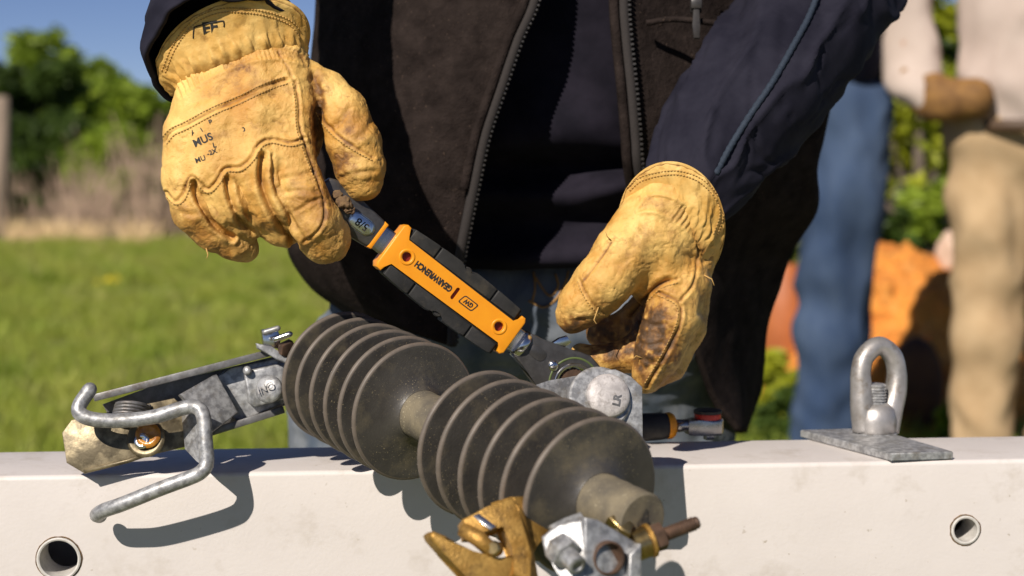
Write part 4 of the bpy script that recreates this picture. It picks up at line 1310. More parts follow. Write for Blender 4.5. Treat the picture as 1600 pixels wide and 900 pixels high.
G2c = Glove.__new__(Glove)
G2c.bvh = BVHTree.FromPolygons([v.co + world_loc(worker) for v in cuff2.data.vertices], [tuple(p.vertices) for p in cuff2.data.polygons])
hemR = [(979, 294), (1000, 277), (1035, 268), (1066, 268), (1098, 281), (1124, 309), (1131, 335), (1120, 370)]
G2c.stitches([hemR], 0, 'hem_stitching', cuff2)
G2c.stitches([hemR], 6, 'hem_stitching', cuff2)
for G_, root, hx_ in ((G1, glove1, [((322, 388), (325, 398), (323, 404)), ((500, 220), (512, 208), (515, 198))]),
                     (G2, glove2, [((935, 480), (928, 500), (932, 506)), ((955, 376), (949, 370), (946, 362)), ((1004, 560), (994, 556), (990, 560)), ((1100, 430), (1112, 436), (1116, 446))])):
    for q_ in hx_:                       # frayed threads
        h_ = G_.hit(*q_[0], 0.0)
        if h_ is None:
            continue
        d_ = pix(h_)[2] - 0.001
        link('frayed_thread', tube([h_, P(*q_[1], d_), P(*q_[2], d_ - 0.002)], [0.0005, 0.0004, 0.0002], 5), mt['thread'], root)
# ---- clothes: knit folds and fleece
def cloth_fold(amp, sc, seed, stretch=(1, 1, 1)):
    st = np.array(stretch)
    def fn(w, g):
        q = w * sc * st
        return amp * (1 - 2 * np.abs(fbm(q, 2, seed))) * 0.6 + amp * 0.6 * fbm(q * 2.1, 2, seed + 5)
    return fn
me, _ = sheet([[(560, -260, 1.43), (700, -260, 1.35), (860, -260, 1.32), (1000, -260, 1.34), (1150, -260, 1.42)],
               [(560, -60, 1.42), (700, -60, 1.335), (860, -60, 1.305), (1000, -60, 1.325), (1150, -60, 1.42)],
               [(560, 120, 1.42), (700, 120, 1.338), (860, 120, 1.308), (1000, 120, 1.32), (1150, 120, 1.42)],
               [(560, 215, 1.42), (700, 215, 1.345), (870, 215, 1.312), (1000, 215, 1.328), (1150, 215, 1.42)],
               [(560, 262, 1.43), (700, 262, 1.375), (870, 262, 1.352), (1000, 262, 1.350), (1150, 262, 1.43)],
               [(560, 300, 1.43), (700, 305, 1.370), (880, 308, 1.338), (990, 290, 1.328), (1150, 290, 1.43)],
               [(560, 350, 1.43), (700, 352, 1.385), (870, 352, 1.362), (1000, 335, 1.360), (1150, 335, 1.43)],
               [(560, 395, 1.44), (700, 398, 1.385), (860, 400, 1.347), (1000, 385, 1.352), (1150, 390, 1.44)],
               [(560, 420, 1.44), (700, 420, 1.390), (860, 421, 1.353), (1000, 410, 1.360), (1150, 410, 1.44)]], 10, 8, 0.004, cloth_fold(0.003, 14, 31, (0.6, 1, 2.2)))
link('shirt', me, mt['shirt'], worker)
zl = [(852, -180, 1.262), (843, -90, 1.260), (829, 0, 1.258), (803, 62, 1.256), (776, 140, 1.256), (752, 212, 1.258), (735, 290, 1.262), (721, 358, 1.268), (712, 405, 1.276), (704, 470, 1.290), (700, 540, 1.30)]
def vest_rows(zl, xs_fn, dep_fn):
    return [[(*xs_fn(k, x, y), ) for k in range(0)] for x, y, d in zl]
left_edge = [(500, -180), (498, -90), (494, 0), (488, 62), (480, 140), (470, 212), (462, 290), (456, 358), (454, 396), (486, 448), (540, 490)]
rows = []
for (x, y, d), (lx, ly) in zip(zl, left_edge):
    r_ = [(lx + 26, ly, d + 0.24), (lx, ly, d + 0.13)]
    for k, bow in ((0.25, 0.048), (0.5, 0.012), (0.78, 0.0)):
        r_.append((lx + (x - lx) * k, ly + (y - ly) * k, d + bow))
    r_.append((x, y, d))
    rows.append(r_)
me, gl = sheet(rows, 12, 8, 0.006, cloth_fold(0.005, 7, 44, (1.4, 1, 0.8)))
link('vest', me, mt['fleece'], worker, label='dark brown fleece vest front panel with black zipper edge')
zr = [(972, -180, 1.262), (970, -90, 1.258), (968, 0, 1.255), (972, 62, 1.253), (980, 140, 1.252), (986, 212, 1.255), (990, 262, 1.262), (1004, 330, 1.295), (1040, 420, 1.335), (1068, 490, 1.36), (1090, 545, 1.38), (1118, 620, 1.405), (1158, 672, 1.42)]
re_ = [(1300, -180), (1300, -90), (1300, 0), (1300, 62), (1300, 140), (1290, 212), (1276, 262), (1274, 330), (1232, 400), (1214, 455), (1204, 510), (1190, 590), (1166, 676)]
rows = []
for (x, y, d), (ex_, ey_) in zip(zr, re_):
    r_ = [(x, y, d)]
    for k, bow in ((0.3, 0.028), (0.62, 0.075), (0.88, 0.12)):
        r_.append((x + (ex_ - x) * k, y + (ey_ - y) * k, d + bow))
    r_.append((ex_, ey_, d + 0.145))
    r_.append((ex_ - 18, ey_ + 2, d + 0.22))
    rows.append(r_)
me, gr = sheet(rows, 12, 8, 0.006, cloth_fold(0.004, 8, 47, (1.4, 1, 0.8)))
link('vest', me, mt['fleece'], worker, label='black fleece vest panel hanging open beside the navy sleeve')
def zipper(line, side, parent, up_to):
    """tape and teeth running down a vest edge"""
    c = catmull(line, 10)
    w = Pn(c)
    L = np.concatenate([[0], np.cumsum(np.linalg.norm(np.diff(w, axis=0), axis=1))])
    tp = Pn(c[c[:, 1] < (600 if side > 0 and line is zl else 330)] + np.array([side * 6.0, 0, -0.004]))
    link('zipper_tape', tube(tp, 0.0042, 8), mt['zip_tape'], parent)
    tp = Pn(c[c[:, 1] < 300] + np.array([-side * 9.0, 0, -0.006]))
    link('edge_binding', tube(tp, 0.0040, 10), mt['fleece'], parent)
    ms = []
    s = 0.0
    while s < L[-1] * up_to:
        p = Vector([np.interp(s, L, w[:, i]) for i in range(3)])
        q = Vector([np.interp(s + 0.002, L, w[:, i]) for i in range(3)])
        ez = (q - p).normalized()
        ex = (RT - ez * RT.dot(ez)).normalized()
        m = frame(p + RT * (side * 0.0062) - FW * 0.0045, ex, ez.cross(ex), ez)
        ms.append(box((0.0052, 0.0034, 0.0022), (0, 0, 0), 0.0006, 1, m))
        s += 0.0039
    link('zipper_teeth', join(ms), mt['zip_teeth'], parent, smooth='auto', kind='stuff')
zipper(zl, 1, worker, 1.0)
zipper(zr, 1, worker, 0.52)
# chest pocket seam and hanging zip pull on the right panel
pk = [(1010, 36, 1.249), (1050, 30, 1.247), (1100, 34, 1.247), (1155, 40, 1.25)]
link('pocket_seam', tube(Pn(catmull(pk, 5)), 0.0024, 8), mt['fleece'], worker)
pz = [(1092, -90, 1.246), (1089, -40, 1.245), (1087, 20, 1.245)]
link('pocket_zip', tube(Pn(catmull(pz, 5)), 0.0045, 8), mt['zip_tape'], worker)
link('zip_pull', plate([(1083, 10, 1.238), (1093, 10, 1.238), (1094, 40, 1.237), (1094, 60, 1.237), (1084, 60, 1.237), (1082, 40, 1.237)], 0.003, 0.0008), mt['zip_teeth'], worker, smooth='auto')
link('zip_slider', box((0.009, 0.006, 0.008), P(1088, 6, 1.239), 0.0015), mt['zip_teeth'], worker, smooth='auto')

# sleeves: swept tubes with gathered folds
def sleeve(nodes, name, amp=0.006, seed=3, seg=120, n=22, hollow=None):
    c = catmull(nodes, n)
    w = Pn(c[:, :3])
    rad = c[:, 3] * c[:, 2] / F
    L = np.concatenate([[0], np.cumsum(np.linalg.norm(np.diff(w, axis=0), axis=1))])
    q = np.array([[L[i] * 16 + 1.6 * math.sin(2 * math.pi * k / seg), math.cos(2 * math.pi * k / seg) * 1.15, math.sin(2 * math.pi * k / seg) * 1.15] for i in range(len(w)) for k in range(seg)])
    rd = 1 - 2.6 * np.abs(fbm(q, 2, seed))
    ns_ = (np.where(rd > 0, np.maximum(rd, 0) ** 1.6 * 1.5, rd * 0.6) * 0.7 + 0.3 * fbm(q * 2.3, 2, seed + 2) - 0.35 * np.exp(-(fbm(q * np.array([1.8, 1.1, 1.1]), 2, seed + 7) / 0.07) ** 2)).reshape(len(w), seg)
    fn = lambda i, a: 1 + amp * ns_[i, int(round(a / (2 * math.pi) * seg)) % seg] / max(rad[i], 1e-3)
    pts = [Vector(x) for x in w]
    rl = list(rad)
    if hollow:                # open end: turn the rim inwards and run back up inside
        me0 = tube(pts, rl, seg, True, False, fn, [(20, -0.006), (12, -0.006), (6, -0.005), (1, -0.004), (0, -0.0022)] + [(i, 0.0) for i in range(len(pts))])
    else:
        me0 = tube(pts, rl, seg, True, False, fn)
    return link(name, me0, mt['navy'], worker), (w, rad)
sl1, _ = sleeve([(354, 88, 1.064, 124), (345, 24, 1.088, 108), (322, -80, 1.098, 95), (274, -215, 1.088, 95), (234, -380, 1.085, 102), (285, -500, 1.13, 112), (420, -580, 1.25, 125), (620, -600, 1.38, 135)], 'sleeve', 0.004, 12, hollow=True)
sl2n = [(1066, 316, 1.140, 62), (1108, 240, 1.165, 88), (1176, 150, 1.195, 103), (1250, 50, 1.25, 108), (1300, -30, 1.31, 112), (1310, -130, 1.36, 118), (1250, -330, 1.42, 130), (1140, -500, 1.45, 130)]
sl2, (sw, sr) = sleeve(sl2n, 'sleeve', 0.0048, 14)
bv = BVHTree.FromPolygons([v.co + world_loc(worker) for v in sl2.data.vertices], [tuple(p.vertices) for p in sl2.data.polygons])
def on_mesh(b, px, py, lift):
    d = (P(px, py, 1) - CP).normalized()
    h = b.ray_cast(CP, d)
    return None if h[0] is None else h[0] - d * lift
pp = [on_mesh(bv, x, y, 0.0005) for x, y in catmull([(1279, -12), (1262, 30), (1236, 78), (1206, 130), (1172, 180), (1142, 228), (1118, 272)], 10)]
pp = [x for x in pp if x is not None]
link('sleeve_piping', tube(pp, [0.0022 + 0.0004 * (k % 2) for k in range(len(pp))], 8), mt['piping'], worker)

# jeans
J = Field((400, 360, -330), (1260, 1640, 330), 9)
J.chain([(690, 470, -95, 150), (1010, 470, -95, 150)], 60)
J.chain([(700, 480, -60, 165), (596, 620, 0, 140), (575, 900, 10, 122), (580, 1250, 30, 108), (585, 1560, 40, 100)], 40)
J.chain([(980, 480, -60, 165), (1000, 620, 0, 140), (1040, 900, 10, 122), (1050, 1250, 30, 108), (1055, 1560, 40, 100)], 40)
v, f = J.mesh()
v = relax(v, f, 2)
v += vnormals(v, f) * (5 * (1 - 2 * np.abs(fbm(v / np.array([60., 30, 50]), 2, 7))))[:, None] * (-1 if np.mean(np.sum(vnormals(v, f) * (v - v.mean(0)), 1)) < 0 else 1)
JD = 1.53
wj = Pn(np.stack([v[:, 0], v[:, 1], JD * (1 + v[:, 2] / F)], 1))
wj[:, 2] = np.maximum(wj[:, 2], 0.06)
jeans = link('jeans', np_mesh(wj, f), mt['denim'], worker)
bvj = BVHTree.FromPolygons([tuple(x) for x in wj], [tuple(x) for x in f])
for pts in ([(835, 432), (858, 462), (872, 448), (868, 428)], [(826, 470), (850, 480), (870, 466), (884, 440), (888, 424)], [(834, 425), (836, 450), (832, 470)]):
    pp = [on_mesh(bvj, x, y, 0.0006) for x, y in catmull(pts, 8)]
    pp = [x for x in pp if x is not None]
    if len(pp) > 2:
        link('jeans_stitching', tube(pp, 0.0010, 6), mt['jean_thread'], worker)
for x0 in (585, 1055):
    c = Pn([(x0, 1560, JD + 0.02)])[0]
    bt = Field((-0.1, -0.22, -0.02), (0.1, 0.16, 0.3), 0.008)
    bt.chain([(0, 0.03, 0.06, 0.05), (0, 0.03, 0.26, 0.055)])
    bt.chain([(0, 0.03, 0.04, 0.045), (0, -0.14, 0.035, 0.04)], 0.04)
    bv_, bf_ = bt.mesh()
    link('boot', np_mesh(bv_ + np.array([c[0], c[1], 0.0]), bf_), mt['boot'], worker)
# the body inside the clothes: one continuous figure
B = Field((-0.5, -0.35, 0.05), (0.6, 0.35, 1.9), 0.014)
B.chain([(0.0, 0.04, 0.85, 0.13), (0.02, 0.02, 1.1, 0.13), (0.02, -0.01, 1.35, 0.135)], 0.05)
B.chain([(-0.17, 0, 1.42, 0.075), (0.2, 0, 1.42, 0.075)], 0.06)
B.chain([(0.02, 0, 1.45, 0.06), (0.02, -0.05, 1.56, 0.055)], 0.05)
B.add(B.ell((0.02, -0.07, 1.69), (0.078, 0.098, 0.118)), 0.03)
B.chain([(0.02, -0.165, 1.68, 0.014), (0.02, -0.178, 1.66, 0.016)], 0.02)
for s in (-1, 1):
    B.chain([(0.02 + s * 0.08, -0.07, 1.68, 0.018), (0.02 + s * 0.083, -0.06, 1.70, 0.02)], 0.01)
    B.chain([(s * 0.09, 0.04, 0.85, 0.085), (s * 0.12, 0.03, 0.5, 0.06), (s * 0.13, 0.04, 0.1, 0.045)], 0.05)
bv_, bf_ = B.mesh()
link('body', np_mesh(bv_ + np.array([0.03, 1.54, 0.0]), bf_), mt['skin'], worker)
hb = Field((-0.2, -0.3, 1.55), (0.2, 0.2, 1.9), 0.01)
hb.add(hb.ell((0.02, -0.05, 1.72), (0.088, 0.102, 0.108)))
hb.f = np.maximum(hb.f, -(hb.z - 1.70 + (hb.y + 0.07) * -0.5).astype(np.float32) + 0 * hb.f)
bv_, bf_ = hb.mesh()
link('hair', np_mesh(bv_ + np.array([0.03, 1.54, 0.0]), bf_), mt['hair'], worker)

# ------------------------------------------------------------------ two people further back
def figure(name, label, loc, yaw, parts, hem=None):
    """parts: (name, material, list of chains, k, field lo, hi) in metres about the feet"""
    t = thing(name, label, 'person', loc)
    m = Matrix.Translation(loc) @ Matrix.Rotation(yaw, 4, 'Z')
    for nm, mat, chains, k, lo, hi, fold in parts:
        fd = Field(lo, hi, 0.014)
        for ch in chains:
            fd.chain(ch, k, 0.04)
        if nm == 'jacket' and hem:              # straight hem
            fd.f = np.maximum(fd.f, (hem - fd.z).astype(np.float32) + 0 * fd.f)
        v, f = fd.mesh()
        n = vnormals(v, f)
        if np.mean(np.sum(n * (v - v.mean(0)), 1)) < 0:
            n = -n; f = f[:, ::-1]
        if fold:
            v = v + n * (fold * (1 - 3 * np.abs(fbm((v + 0.05 * np.sin(v[:, [1, 2, 0]] * 9)) * np.array([8., 8, 6]), 2, len(nm)))))[:, None]
        me = np_mesh(v, f)
        me.transform(m)
        link(nm, me, mt[mat], t)
    return t
def body_parts(legs, torso, arms, head, trousers, jacket, gloves=None, hips=()):
    allc = [[(x, y, z, r * 0.8) for x, y, z, r in c] for c in legs + torso + arms] + head
    P_ = [('body', 'skin', allc, 0.04, (-0.6, -0.6, -0.02), (0.7, 0.6, 1.95), 0),
          ('trousers', trousers, legs + list(hips), 0.03, (-0.5, -0.5, 0.04), (0.5, 0.5, 1.2), 0.010),
          ('jacket', jacket, torso + [a[:-1] for a in arms], 0.05, (-0.6, -0.6, 0.7), (0.7, 0.6, 1.75), 0.007)]
    if gloves:
        for a in arms:
            P_.append(('glove', gloves, [a[-3:]], 0.02, (-0.6, -0.6, 0.6), (0.7, 0.6, 1.6), 0.005))
    for c in legs:
        P_.append(('boot', 'boot', [[(c[-1][0], c[-1][1] + 0.01, 0.05, 0.05), (c[-1][0], c[-1][1] - 0.15, 0.04, 0.042)]], 0.0, (-0.5, -0.6, -0.01), (0.5, 0.5, 0.2), 0))
    return P_
# blue jeans, seen side on, mostly behind the worker
d = 4.0
c = P(1298, 300, d)
legs = [[(-0.01, 0.03, 1.05, 0.125), (0.0, 0.0, 0.85, 0.098), (0.01, 0.01, 0.50, 0.078), (0.0, 0.02, 0.12, 0.072)], [(0.02, -0.04, 1.05, 0.115), (0.02, -0.06, 0.85, 0.095), (0.0, -0.02, 0.5, 0.074), (-0.02, 0.0, 0.12, 0.068)]]
torso = [[(0.0, 0, 1.06, 0.13), (0.0, 0, 1.2, 0.135), (0.0, 0, 1.35, 0.15), (0.0, 0, 1.5, 0.14)]]
arms = [[(0.0, 0.18, 1.5, 0.07), (-0.02, 0.20, 1.28, 0.055), (-0.16, 0.16, 1.12, 0.045), (-0.26, 0.10, 1.12, 0.04)], [(0.0, -0.18, 1.5, 0.07), (-0.02, -0.2, 1.28, 0.055), (-0.16, -0.14, 1.12, 0.045), (-0.26, -0.06, 1.12, 0.04)]]
head = [[(0, 0, 1.52, 0.06), (-0.02, 0, 1.64, 0.06)], [(-0.02, 0, 1.72, 0.10), (-0.035, 0, 1.76, 0.095)], [(-0.125, 0, 1.71, 0.02), (-0.13, 0, 1.69, 0.018)]]
figure('person', 'blurred person in blue jeans and navy top standing behind the vest', (c.x, c.y, 0), 0, body_parts(legs, torso, arms, head, 'blue_denim', 'navy', None, [[(0, -0.03, 1.06, 0.12), (0, 0.03, 1.06, 0.12)]]), 1.12)
# khaki trousers and beige shirt at the right edge
d = 3.9
c = P(1592, 300, d)
legs = [[(-0.07, 0, 1.02, 0.105), (-0.075, -0.01, 0.80, 0.095), (-0.07, 0.0, 0.5, 0.076), (-0.075, 0.02, 0.12, 0.07)], [(0.09, 0.02, 1.02, 0.105), (0.12, 0.05, 0.80, 0.095), (0.13, 0.06, 0.5, 0.076), (0.14, 0.08, 0.12, 0.07)]]
torso = [[(0.02, 0, 1.0, 0.155), (0.02, 0, 1.12, 0.165), (0.02, 0, 1.3, 0.16), (0.02, 0, 1.5, 0.16)]]
arms = [[(-0.22, 0, 1.52, 0.075), (-0.285, 0.02, 1.36, 0.066), (-0.275, 0.0, 1.22, 0.062), (-0.270, -0.03, 1.13, 0.055), (-0.225, -0.08, 1.08, 0.042), (-0.15, -0.13, 1.085, 0.045)], [(0.26, 0, 1.5, 0.075), (0.30, 0, 1.28, 0.06), (0.22, -0.12, 1.12, 0.05), (0.16, -0.18, 1.1, 0.042), (0.08, -0.18, 1.08, 0.045)]]
head = [[(0.02, 0, 1.52, 0.06), (0.02, -0.02, 1.64, 0.06)], [(0.02, -0.02, 1.72, 0.10), (0.02, -0.035, 1.76, 0.095)], [(0.02, -0.125, 1.71, 0.02), (0.02, -0.13, 1.69, 0.018)]]
kh = figure('person', 'blurred person in beige shirt and khaki trousers at the right edge', (c.x, c.y, 0), 0, body_parts(legs, torso, arms, head, 'khaki', 'beige', 'work_glove', [[(-0.04, 0, 1.0, 0.135), (0.07, 0, 1.0, 0.135)]]), 1.02)

link('belt', lathe((c.x + 0.015, c.y, 1.005), (0, 0, 1), [(0, 0.172), (0, 0.176), (0.03, 0.176), (0.03, 0.172)], 32), mt['boot'], kh)
# ------------------------------------------------------------------ clay heap with a dug hole, container, stones
def gpt(px, py):                      # ground point under a pixel
    d = (P(px, py, 1) - CP)
    return CP + d * (-CP.z / d.z)
d = 5.6
def clay_heap():
    fd = Field((-0.42, -0.5, -0.02), (0.44, 0.5, 0.70), 0.014)
    fd.add(fd.ell((0.0, 0.12, 0.36), (0.30, 0.34, 0.22)))
    fd.add(fd.ell((-0.08, 0.1, 0.42), (0.22, 0.26, 0.18)), 0.05)
    fd.add(fd.ell((0.18, 0.08, 0.40), (0.16, 0.24, 0.18)), 0.05)
    fd.chain([(0.23, -0.05, 0.4, 0.06), (0.20, -0.08, 0.22, 0.055), (0.12, -0.12, 0.04, 0.07)], 0.04)
    fd.chain([(-0.30, 0.1, 0.02, 0.10), (-0.30, 0.1, 0.3, 0.10)], 0.04)
    fd.add(fd.ell((0.0, 0.25, 0.1), (0.40, 0.28, 0.28)), 0.05)
    fd.add(fd.ell((-0.02, -0.12, 0.10), (0.40, 0.30, 0.24)), 0.06)
    v, f = fd.mesh()
    n = vnormals(v, f)
    if np.mean(np.sum(n * (v - v.mean(0)), 1)) < 0:
        n = -n; f = f[:, ::-1]
    return v + n * (0.03 * fbm(v * 11, 4, 3) + 0.028 * np.abs(fbm(v * 26, 3, 5)))[:, None], f
v, f = clay_heap()
c = P(1428, 500, d)
heap = thing('clay_heap', 'bright orange clay heap with a dark hollow behind the eye bolt', 'soil heap', (c.x, c.y, 0))
v = v * np.array([1.08, 1, 1.0])
link('heap', np_mesh(v + np.array([c.x, c.y, 0.0]), f), mt['clay'], heap)
hv, hf = None, None
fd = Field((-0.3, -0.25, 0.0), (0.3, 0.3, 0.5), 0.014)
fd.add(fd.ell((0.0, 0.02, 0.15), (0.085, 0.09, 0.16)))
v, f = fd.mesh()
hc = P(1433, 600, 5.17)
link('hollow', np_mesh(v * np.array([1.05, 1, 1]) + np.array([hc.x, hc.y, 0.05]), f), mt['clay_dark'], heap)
# low clay spill behind the vest
c = P(1226, 560, 5.9)
fd = Field((-0.4, -0.35, -0.02), (0.4, 0.35, 0.4), 0.016)
fd.add(fd.ell((0, 0, 0.12), (0.26, 0.2, 0.18)))
v, f = fd.mesh()
v = v + vnormals(v, f) * (0.03 * fbm(v * 10, 4, 8))[:, None]
o = link('clay_spill', np_mesh(v + np.array([c.x, c.y, 0.02]), f), mt['clay'])
tag(o, 'low spill of orange clay between the vest hem and the blue jeans', 'soil heap')
d = 5.7
c = P(1226, 440, d)
cont = lathe((c.x, c.y, 0.22), (0, 0, 1), [(0, 0), (0, 0.105), (0.02, 0.112), (0.18, 0.108), (0.26, 0.09), (0.32, 0.055), (0.335, 0.05), (0.335, 0)], 36)
o = link('container', cont, mt['cone'], smooth='auto')
tag(o, 'smooth rust orange container seen between the black vest and blue jeans', 'container')
def stone(px, py, d, r, mat, label, sq=(1, 1, 0.8)):
    c = P(px, py, d)
    fd = Field((-2 * r,) * 3, (2 * r,) * 3, r / 9)
    fd.add(fd.ell((0, 0, 0), (r * sq[0], r * sq[1], r * sq[2])))
    v, f = fd.mesh()
    v = v + vnormals(v, f) * (r * 0.16 * fbm(v / r * 1.4, 3, int(px)))[:, None]
    o = link('stone', np_mesh(v + np.array(c), f), mt[mat])
    tag(o, label, 'stone')
stone(1488, 330, 7.0, 0.08, 'stone', 'grey rounded stone among the weeds beside the khaki trousers')
stone(1488, 396, 5.6, 0.07, 'pink_stone', 'pinkish pale stone on top of the clay heap', (0.9, 0.8, 1.2))

# ------------------------------------------------------------------ vegetation
def leaves(centres, size, n_per, spread, rng, flat=0.4):
    """many small leaf faces round clump centres: each leaf is two bent triangles"""
    C_ = np.repeat(np.asarray(centres), n_per, 0)
    sp = np.repeat(np.broadcast_to(spread, len(centres)) if np.ndim(spread) == 0 else spread, n_per)
    dirn = rng.normal(size=C_.shape)
    dirn /= np.linalg.norm(dirn, axis=1, keepdims=True)
    p = C_ + dirn * (sp * rng.random(len(C_)) ** 0.45)[:, None]
    ax = rng.normal(size=p.shape); ax[:, 2] *= flat
    ax /= np.linalg.norm(ax, axis=1, keepdims=True)
    up = rng.normal(size=p.shape)
    sd_ = np.cross(ax, up); sd_ /= np.linalg.norm(sd_, axis=1, keepdims=True) + 1e-9
    s = size * (0.6 + 0.8 * rng.random(len(p)))[:, None]
    a = p - ax * s; b = p + sd_ * s * 0.45; c = p + ax * s; d_ = p - sd_ * s * 0.45
    V = np.stack([a, b, c, d_], 1).reshape(-1, 3)
    return V, np.arange(len(V)).reshape(-1, 4)
def tree(name, label, x, y, h, rad, mat, n=46, per=70, leaf=0.09, trunk_h=0.35, group=None, cat='tree', seed=1, squash=0.9):
    rng = np.random.default_rng(seed)
    t = thing(name, label, cat, (x, y, 0), group)
    zc = h * (0.5 + trunk_h * 0.35)
    cs, k = [], 0
    lobes = [(rng.normal(0, rad * 0.45), rng.normal(0, rad * 0.4), rng.uniform(trunk_h * h + 0.1 * h, h * 0.86), rad * rng.uniform(0.42, 0.62)) for _ in range(7)]
    lobes.append((0, 0, h * 0.82, rad * 0.5))
    for _ in range(n):
        l = lobes[rng.integers(len(lobes))]
        q = rng.normal(size=3); q /= np.linalg.norm(q)
        rr_ = l[3] * rng.random() ** 0.4
        cs.append((x + l[0] + q[0] * rr_, y + l[1] + q[1] * rr_, l[2] + q[2] * rr_ * squash))
    V, Fq = leaves(cs, leaf, per, rad * 0.2, rng)
    V[:, 2] = np.maximum(V[:, 2], 0.05)
    ms = [tube([Vector((x, y, 0)), Vector((x + 0.03 * rad, y, h * 0.35)), Vector((x, y, h * 0.7))], [rad * 0.085, rad * 0.06, rad * 0.025], 9)]
    for l in lobes:
        ms.append(tube([Vector((x, y, h * 0.25)), Vector((x + l[0] * 0.5, y + l[1] * 0.5, l[2] * 0.7)), Vector((x + l[0], y + l[1], l[2]))], [rad * 0.04, rad * 0.025, rad * 0.01], 6))
    link('trunk', join(ms), mt['bark'], t)
    link('crown', np_mesh(V, Fq), mt[mat], t, smooth=False)
    return t
def at(px, py, d):
    p = P(px, py, d)
    return p.x, p.y, p.z
# tree line at the left: (pixel x of the middle, pixel y of the top, distance, radius, foliage, label)
for i, (px, py, d, rad, mat, lab, cat) in enumerate([
        (66, 52, 24, 1.0, 'leaf_a', 'bright green round-topped tree, tallest of the tree line at left', 'tree'),
        (-10, 95, 21, 0.7, 'leaf_b', 'dark tree cut by the left edge of the frame behind the wooden post', 'tree'),
        (150, 105, 26, 0.9, 'leaf_a', 'mid green tree between the tallest tree and the leather glove', 'tree'),
        (205, 135, 22, 0.8, 'leaf_a', 'olive green bushy tree close to the left glove', 'tree'),
        (90, 190, 20, 0.6, 'leaf_b', 'low dark bush under the tallest tree', 'bush'),
        (265, 175, 23, 0.8, 'leaf_a', 'small green tree partly hidden behind the left glove', 'tree'),
        (20, 190, 19.5, 0.5, 'leaf_b', 'low dark bush just right of the wooden post', 'bush'),
        (330, 230, 26, 0.8, 'leaf_b', 'dark tree standing hidden behind the left glove', 'tree'),
        (165, 215, 19.0, 0.5, 'leaf_a', 'low olive green bush behind the dry stalks', 'bush')]):
    x, y, z = at(px, py, d)
    tree('tree' if cat == 'tree' else 'bush', lab, x, y, z + 0.05, rad, mat, n=300, per=60, leaf=0.085, seed=20 + i, trunk_h=0.15 if cat == 'tree' else 0.0, cat=cat)
# bushes at the right, between and behind the two people
for i, (px, py, d, rad, mat, lab) in enumerate([
        (1440, -120, 8.5, 0.62, 'leaf_c', 'tall yellow green bush between the two people at right'),
        (1365, -60, 9.5, 0.5, 'leaf_b', 'dark green bush behind the person in blue jeans'),
        (1500, 10, 9.2, 0.5, 'leaf_b', 'dark green bush behind the beige shirt'),
        (1415, 215, 7.2, 0.30, 'leaf_c', 'sunlit yellow green weed clump above the orange clay'),
        (1480, 260, 7.0, 0.25, 'leaf_a', 'green weed clump beside the grey stone'),
        (1380, 300, 6.6, 0.20, 'leaf_b', 'dark low weed at the blue jeans knee'),
        (1215, 560, 5.2, 0.16, 'leaf_c', 'small yellow green weed right of the vest hem'),
        (1232, 610, 5.0, 0.12, 'leaf_b', 'small dark weed at the foot of the blue jeans'),
        (1500, 640, 4.9, 0.07, 'leaf_a', 'small green weed at the foot of the clay heap')]):
    x, y, z = at(px, py, d)
    tree('bush' if d > 8 else 'weed', lab, x, y, max(z, 0.2), rad, mat, n=70 if d > 8 else 40, per=60, leaf=0.05 if d > 8 else 0.03, seed=60 + i, trunk_h=0.0, cat='bush' if d > 8 else 'weed')
for i, (px, d, h, lab) in enumerate([(30, 16.9, 0.55, 'low olive weed between the post and the dry stalks'), 
                               (190, 17.4, 0.75, 'tall olive weed among the dry stalks nearer the glove'), (245, 17.0, 0.7, 'olive weed in the dry stalks right beside the left glove')]):
    x, y, z = at(px, 300, d)
    tree('weed', lab, x, y, h, 0.26, 'leaf_a' if i % 2 else 'leaf_b', n=30, per=50, leaf=0.05, seed=90 + i, trunk_h=0.0, cat='weed')
# weathered post at the far left
x, y, z = at(0, 150, 16.5)
o = link('wooden_post', tube([Vector((x, y, 0)), Vector((x, y, 0.7)), Vector((x + 0.02, y, z))], [0.078, 0.078, 0.074], 10), mt['post'])
tag(o, 'weathered upright wooden post at the left edge of the field', 'post')
# dry stalks and straw: nobody could count them
rng = np.random.default_rng(5)
n = 1700
px = rng.choice([10, 45, 62, 78, 118, 128, 160, 172, 205, 222, 236, 262, 300], n) + rng.normal(0, 13, n); dd = rng.uniform(16.3, 19.0, n)
x = (px - 800) / F * dd
hh = rng.uniform(0.25, 1.0, n) * np.interp(px, [-60, 60, 150, 250, 330], [0.75, 0.85, 1.05, 1.35, 1.2]) * (0.7 + 0.5 * (fbm(np.stack([px / 24, dd, dd * 0], 1), 2, 3)))
hh = np.clip(hh, 0.12, 1.5)
hh = hh * rng.uniform(0.45, 1.15, n)
lean = rng.normal(0, 0.20, (n, 2))
wd = rng.uniform(0.004, 0.011, n)
b0 = np.stack([x - wd, dd, 0 * x], 1); b1 = np.stack([x + wd, dd, 0 * x], 1)
t0 = np.stack([x + lean[:, 0] * hh + wd * 0.4, dd + lean[:, 1] * hh, hh], 1); t1 = t0 - np.array([1, 0, 0]) * wd[:, None] * 0.8
V = np.stack([b0, b1, t0, t1], 1).reshape(-1, 3)
st = link('dry_stalks', np_mesh(V, np.arange(len(V)).reshape(-1, 4)), mt['twig'], kind='stuff', smooth=False)
tag(st, 'tangle of dry brown stalks along the edge of the grass', 'stalks')
n = 800
cl = rng.integers(0, 9, n)
cx = np.array([20, 45, 70, 95, 130, 140, 200, 215, 235])[cl] + rng.normal(0, 6, n)
dd = rng.uniform(16.0, 16.6, n)
x = (cx - 800) / F * dd
hh = rng.uniform(0.1, 0.28, n); lean = rng.normal(0, 0.5, (n, 2)); wd = rng.uniform(0.004, 0.008, n)
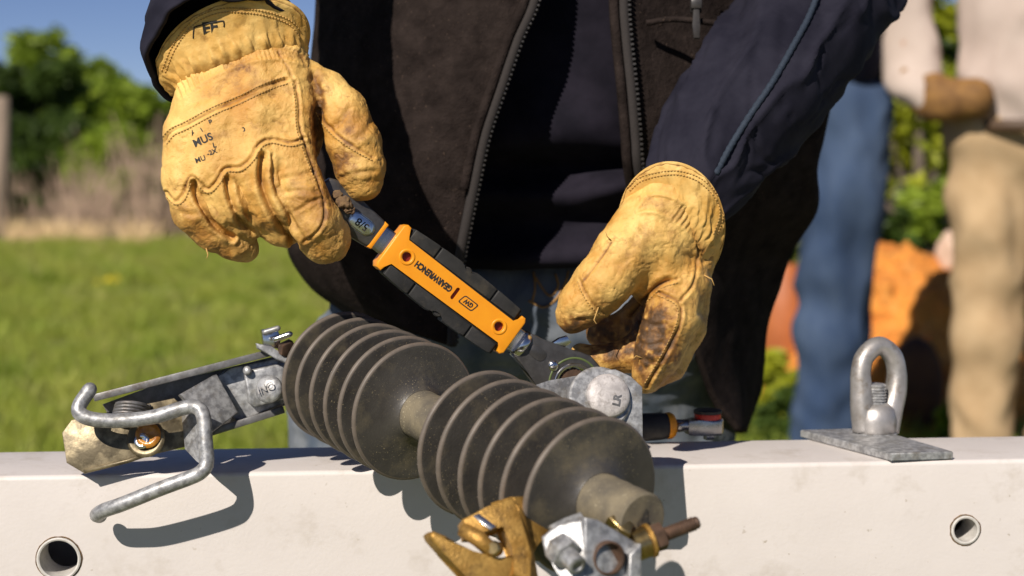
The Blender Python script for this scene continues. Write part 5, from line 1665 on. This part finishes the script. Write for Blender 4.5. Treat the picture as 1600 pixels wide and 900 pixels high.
b0 = np.stack([x - wd, dd, 0 * x], 1); b1 = np.stack([x + wd, dd, 0 * x], 1)
t0 = np.stack([x + lean[:, 0] * hh, dd + lean[:, 1] * hh, hh], 1); t1 = t0 + np.array([0.002, 0, 0])
V = np.stack([b0, b1, t1, t0], 1).reshape(-1, 3)
st = link('dry_straw', np_mesh(V, np.arange(len(V)).reshape(-1, 4)), mt['straw'], kind='stuff', smooth=False)
tag(st, 'tufts of pale dry straw at the far edge of the grass', 'straw')
# grass
def grass(n, xr, dr, h0, h1, name, label, seed):
    rng = np.random.default_rng(seed)
    d = np.sqrt(rng.uniform(dr[0] ** 2, dr[1] ** 2, n))
    x = rng.uniform(xr[0], xr[1], n) * d
    cl = fbm(np.stack([x * 3.2, d * 3.2, 0 * d], 1), 3, 4)
    keep = cl > rng.uniform(-1.3, 0.25, n)
    x, d, cl = x[keep], d[keep], cl[keep]
    n = len(x)
    h = (h0 + (h1 - h0) * rng.random(n)) * (0.75 + 0.55 * cl)
    a = rng.uniform(0, 2 * math.pi, n)
    w = rng.uniform(0.0018, 0.0042, n)
    ln = rng.normal(0, 0.45, (n, 2)) * h[:, None]
    ca, sa = np.cos(a), np.sin(a)
    z0 = np.zeros(n)
    A = np.stack([x - w * ca, d - w * sa, z0], 1); B_ = np.stack([x + w * ca, d + w * sa, z0], 1)
    Cc = np.stack([x + w * 0.8 * ca + ln[:, 0] * 0.4, d + w * 0.8 * sa + ln[:, 1] * 0.4, h * 0.6], 1)
    D = np.stack([x - w * 0.8 * ca + ln[:, 0] * 0.4, d - w * 0.8 * sa + ln[:, 1] * 0.4, h * 0.6], 1)
    T = np.stack([x + ln[:, 0], d + ln[:, 1], h], 1)
    T2 = T + np.array([0.0008, 0, 0])
    V = np.stack([A, B_, Cc, D, T, T2], 1).reshape(-1, 3)
    i = np.arange(n)[:, None] * 6
    Fq = np.vstack([i + np.array([0, 1, 2, 3]), i + np.array([3, 2, 5, 4])])
    o = link(name, np_mesh(V, Fq), mt['grass'], kind='stuff', smooth=False)
    tag(o, label, 'grass')
grass(330000, (-0.62, 0.06), (3.2, 19.5), 0.05, 0.13, 'grass', 'sunlit green grass field at the left behind the crossarm', 1)
grass(130000, (0.06, 0.52), (3.2, 14.0), 0.05, 0.13, 'grass', 'rough green grass at the right around the clay heap', 2)
# a yellow flower patch far back in the grass
c = gpt(175, 470)
fl = thing('dandelion_patch', 'small yellow dandelion patch in the grass at left', 'flowers', (c.x, c.y, 0))
rng = np.random.default_rng(9)
ms = []
for k in range(9):
    q = Vector((c.x + rng.normal(0, 0.045), c.y + rng.normal(0, 0.05), 0.13 + rng.uniform(-0.015, 0.015)))
    link('flower_head', lathe(q, (rng.normal(0, 0.2), -0.2, 1), [(-0.004, 0), (-0.002, 0.014), (0.003, 0.017), (0.006, 0.010), (0.006, 0)], 10), mt['flower'], fl)
    link('stem', tube([Vector((q.x, q.y, 0)), q], 0.002, 5), mt['grass'], fl)
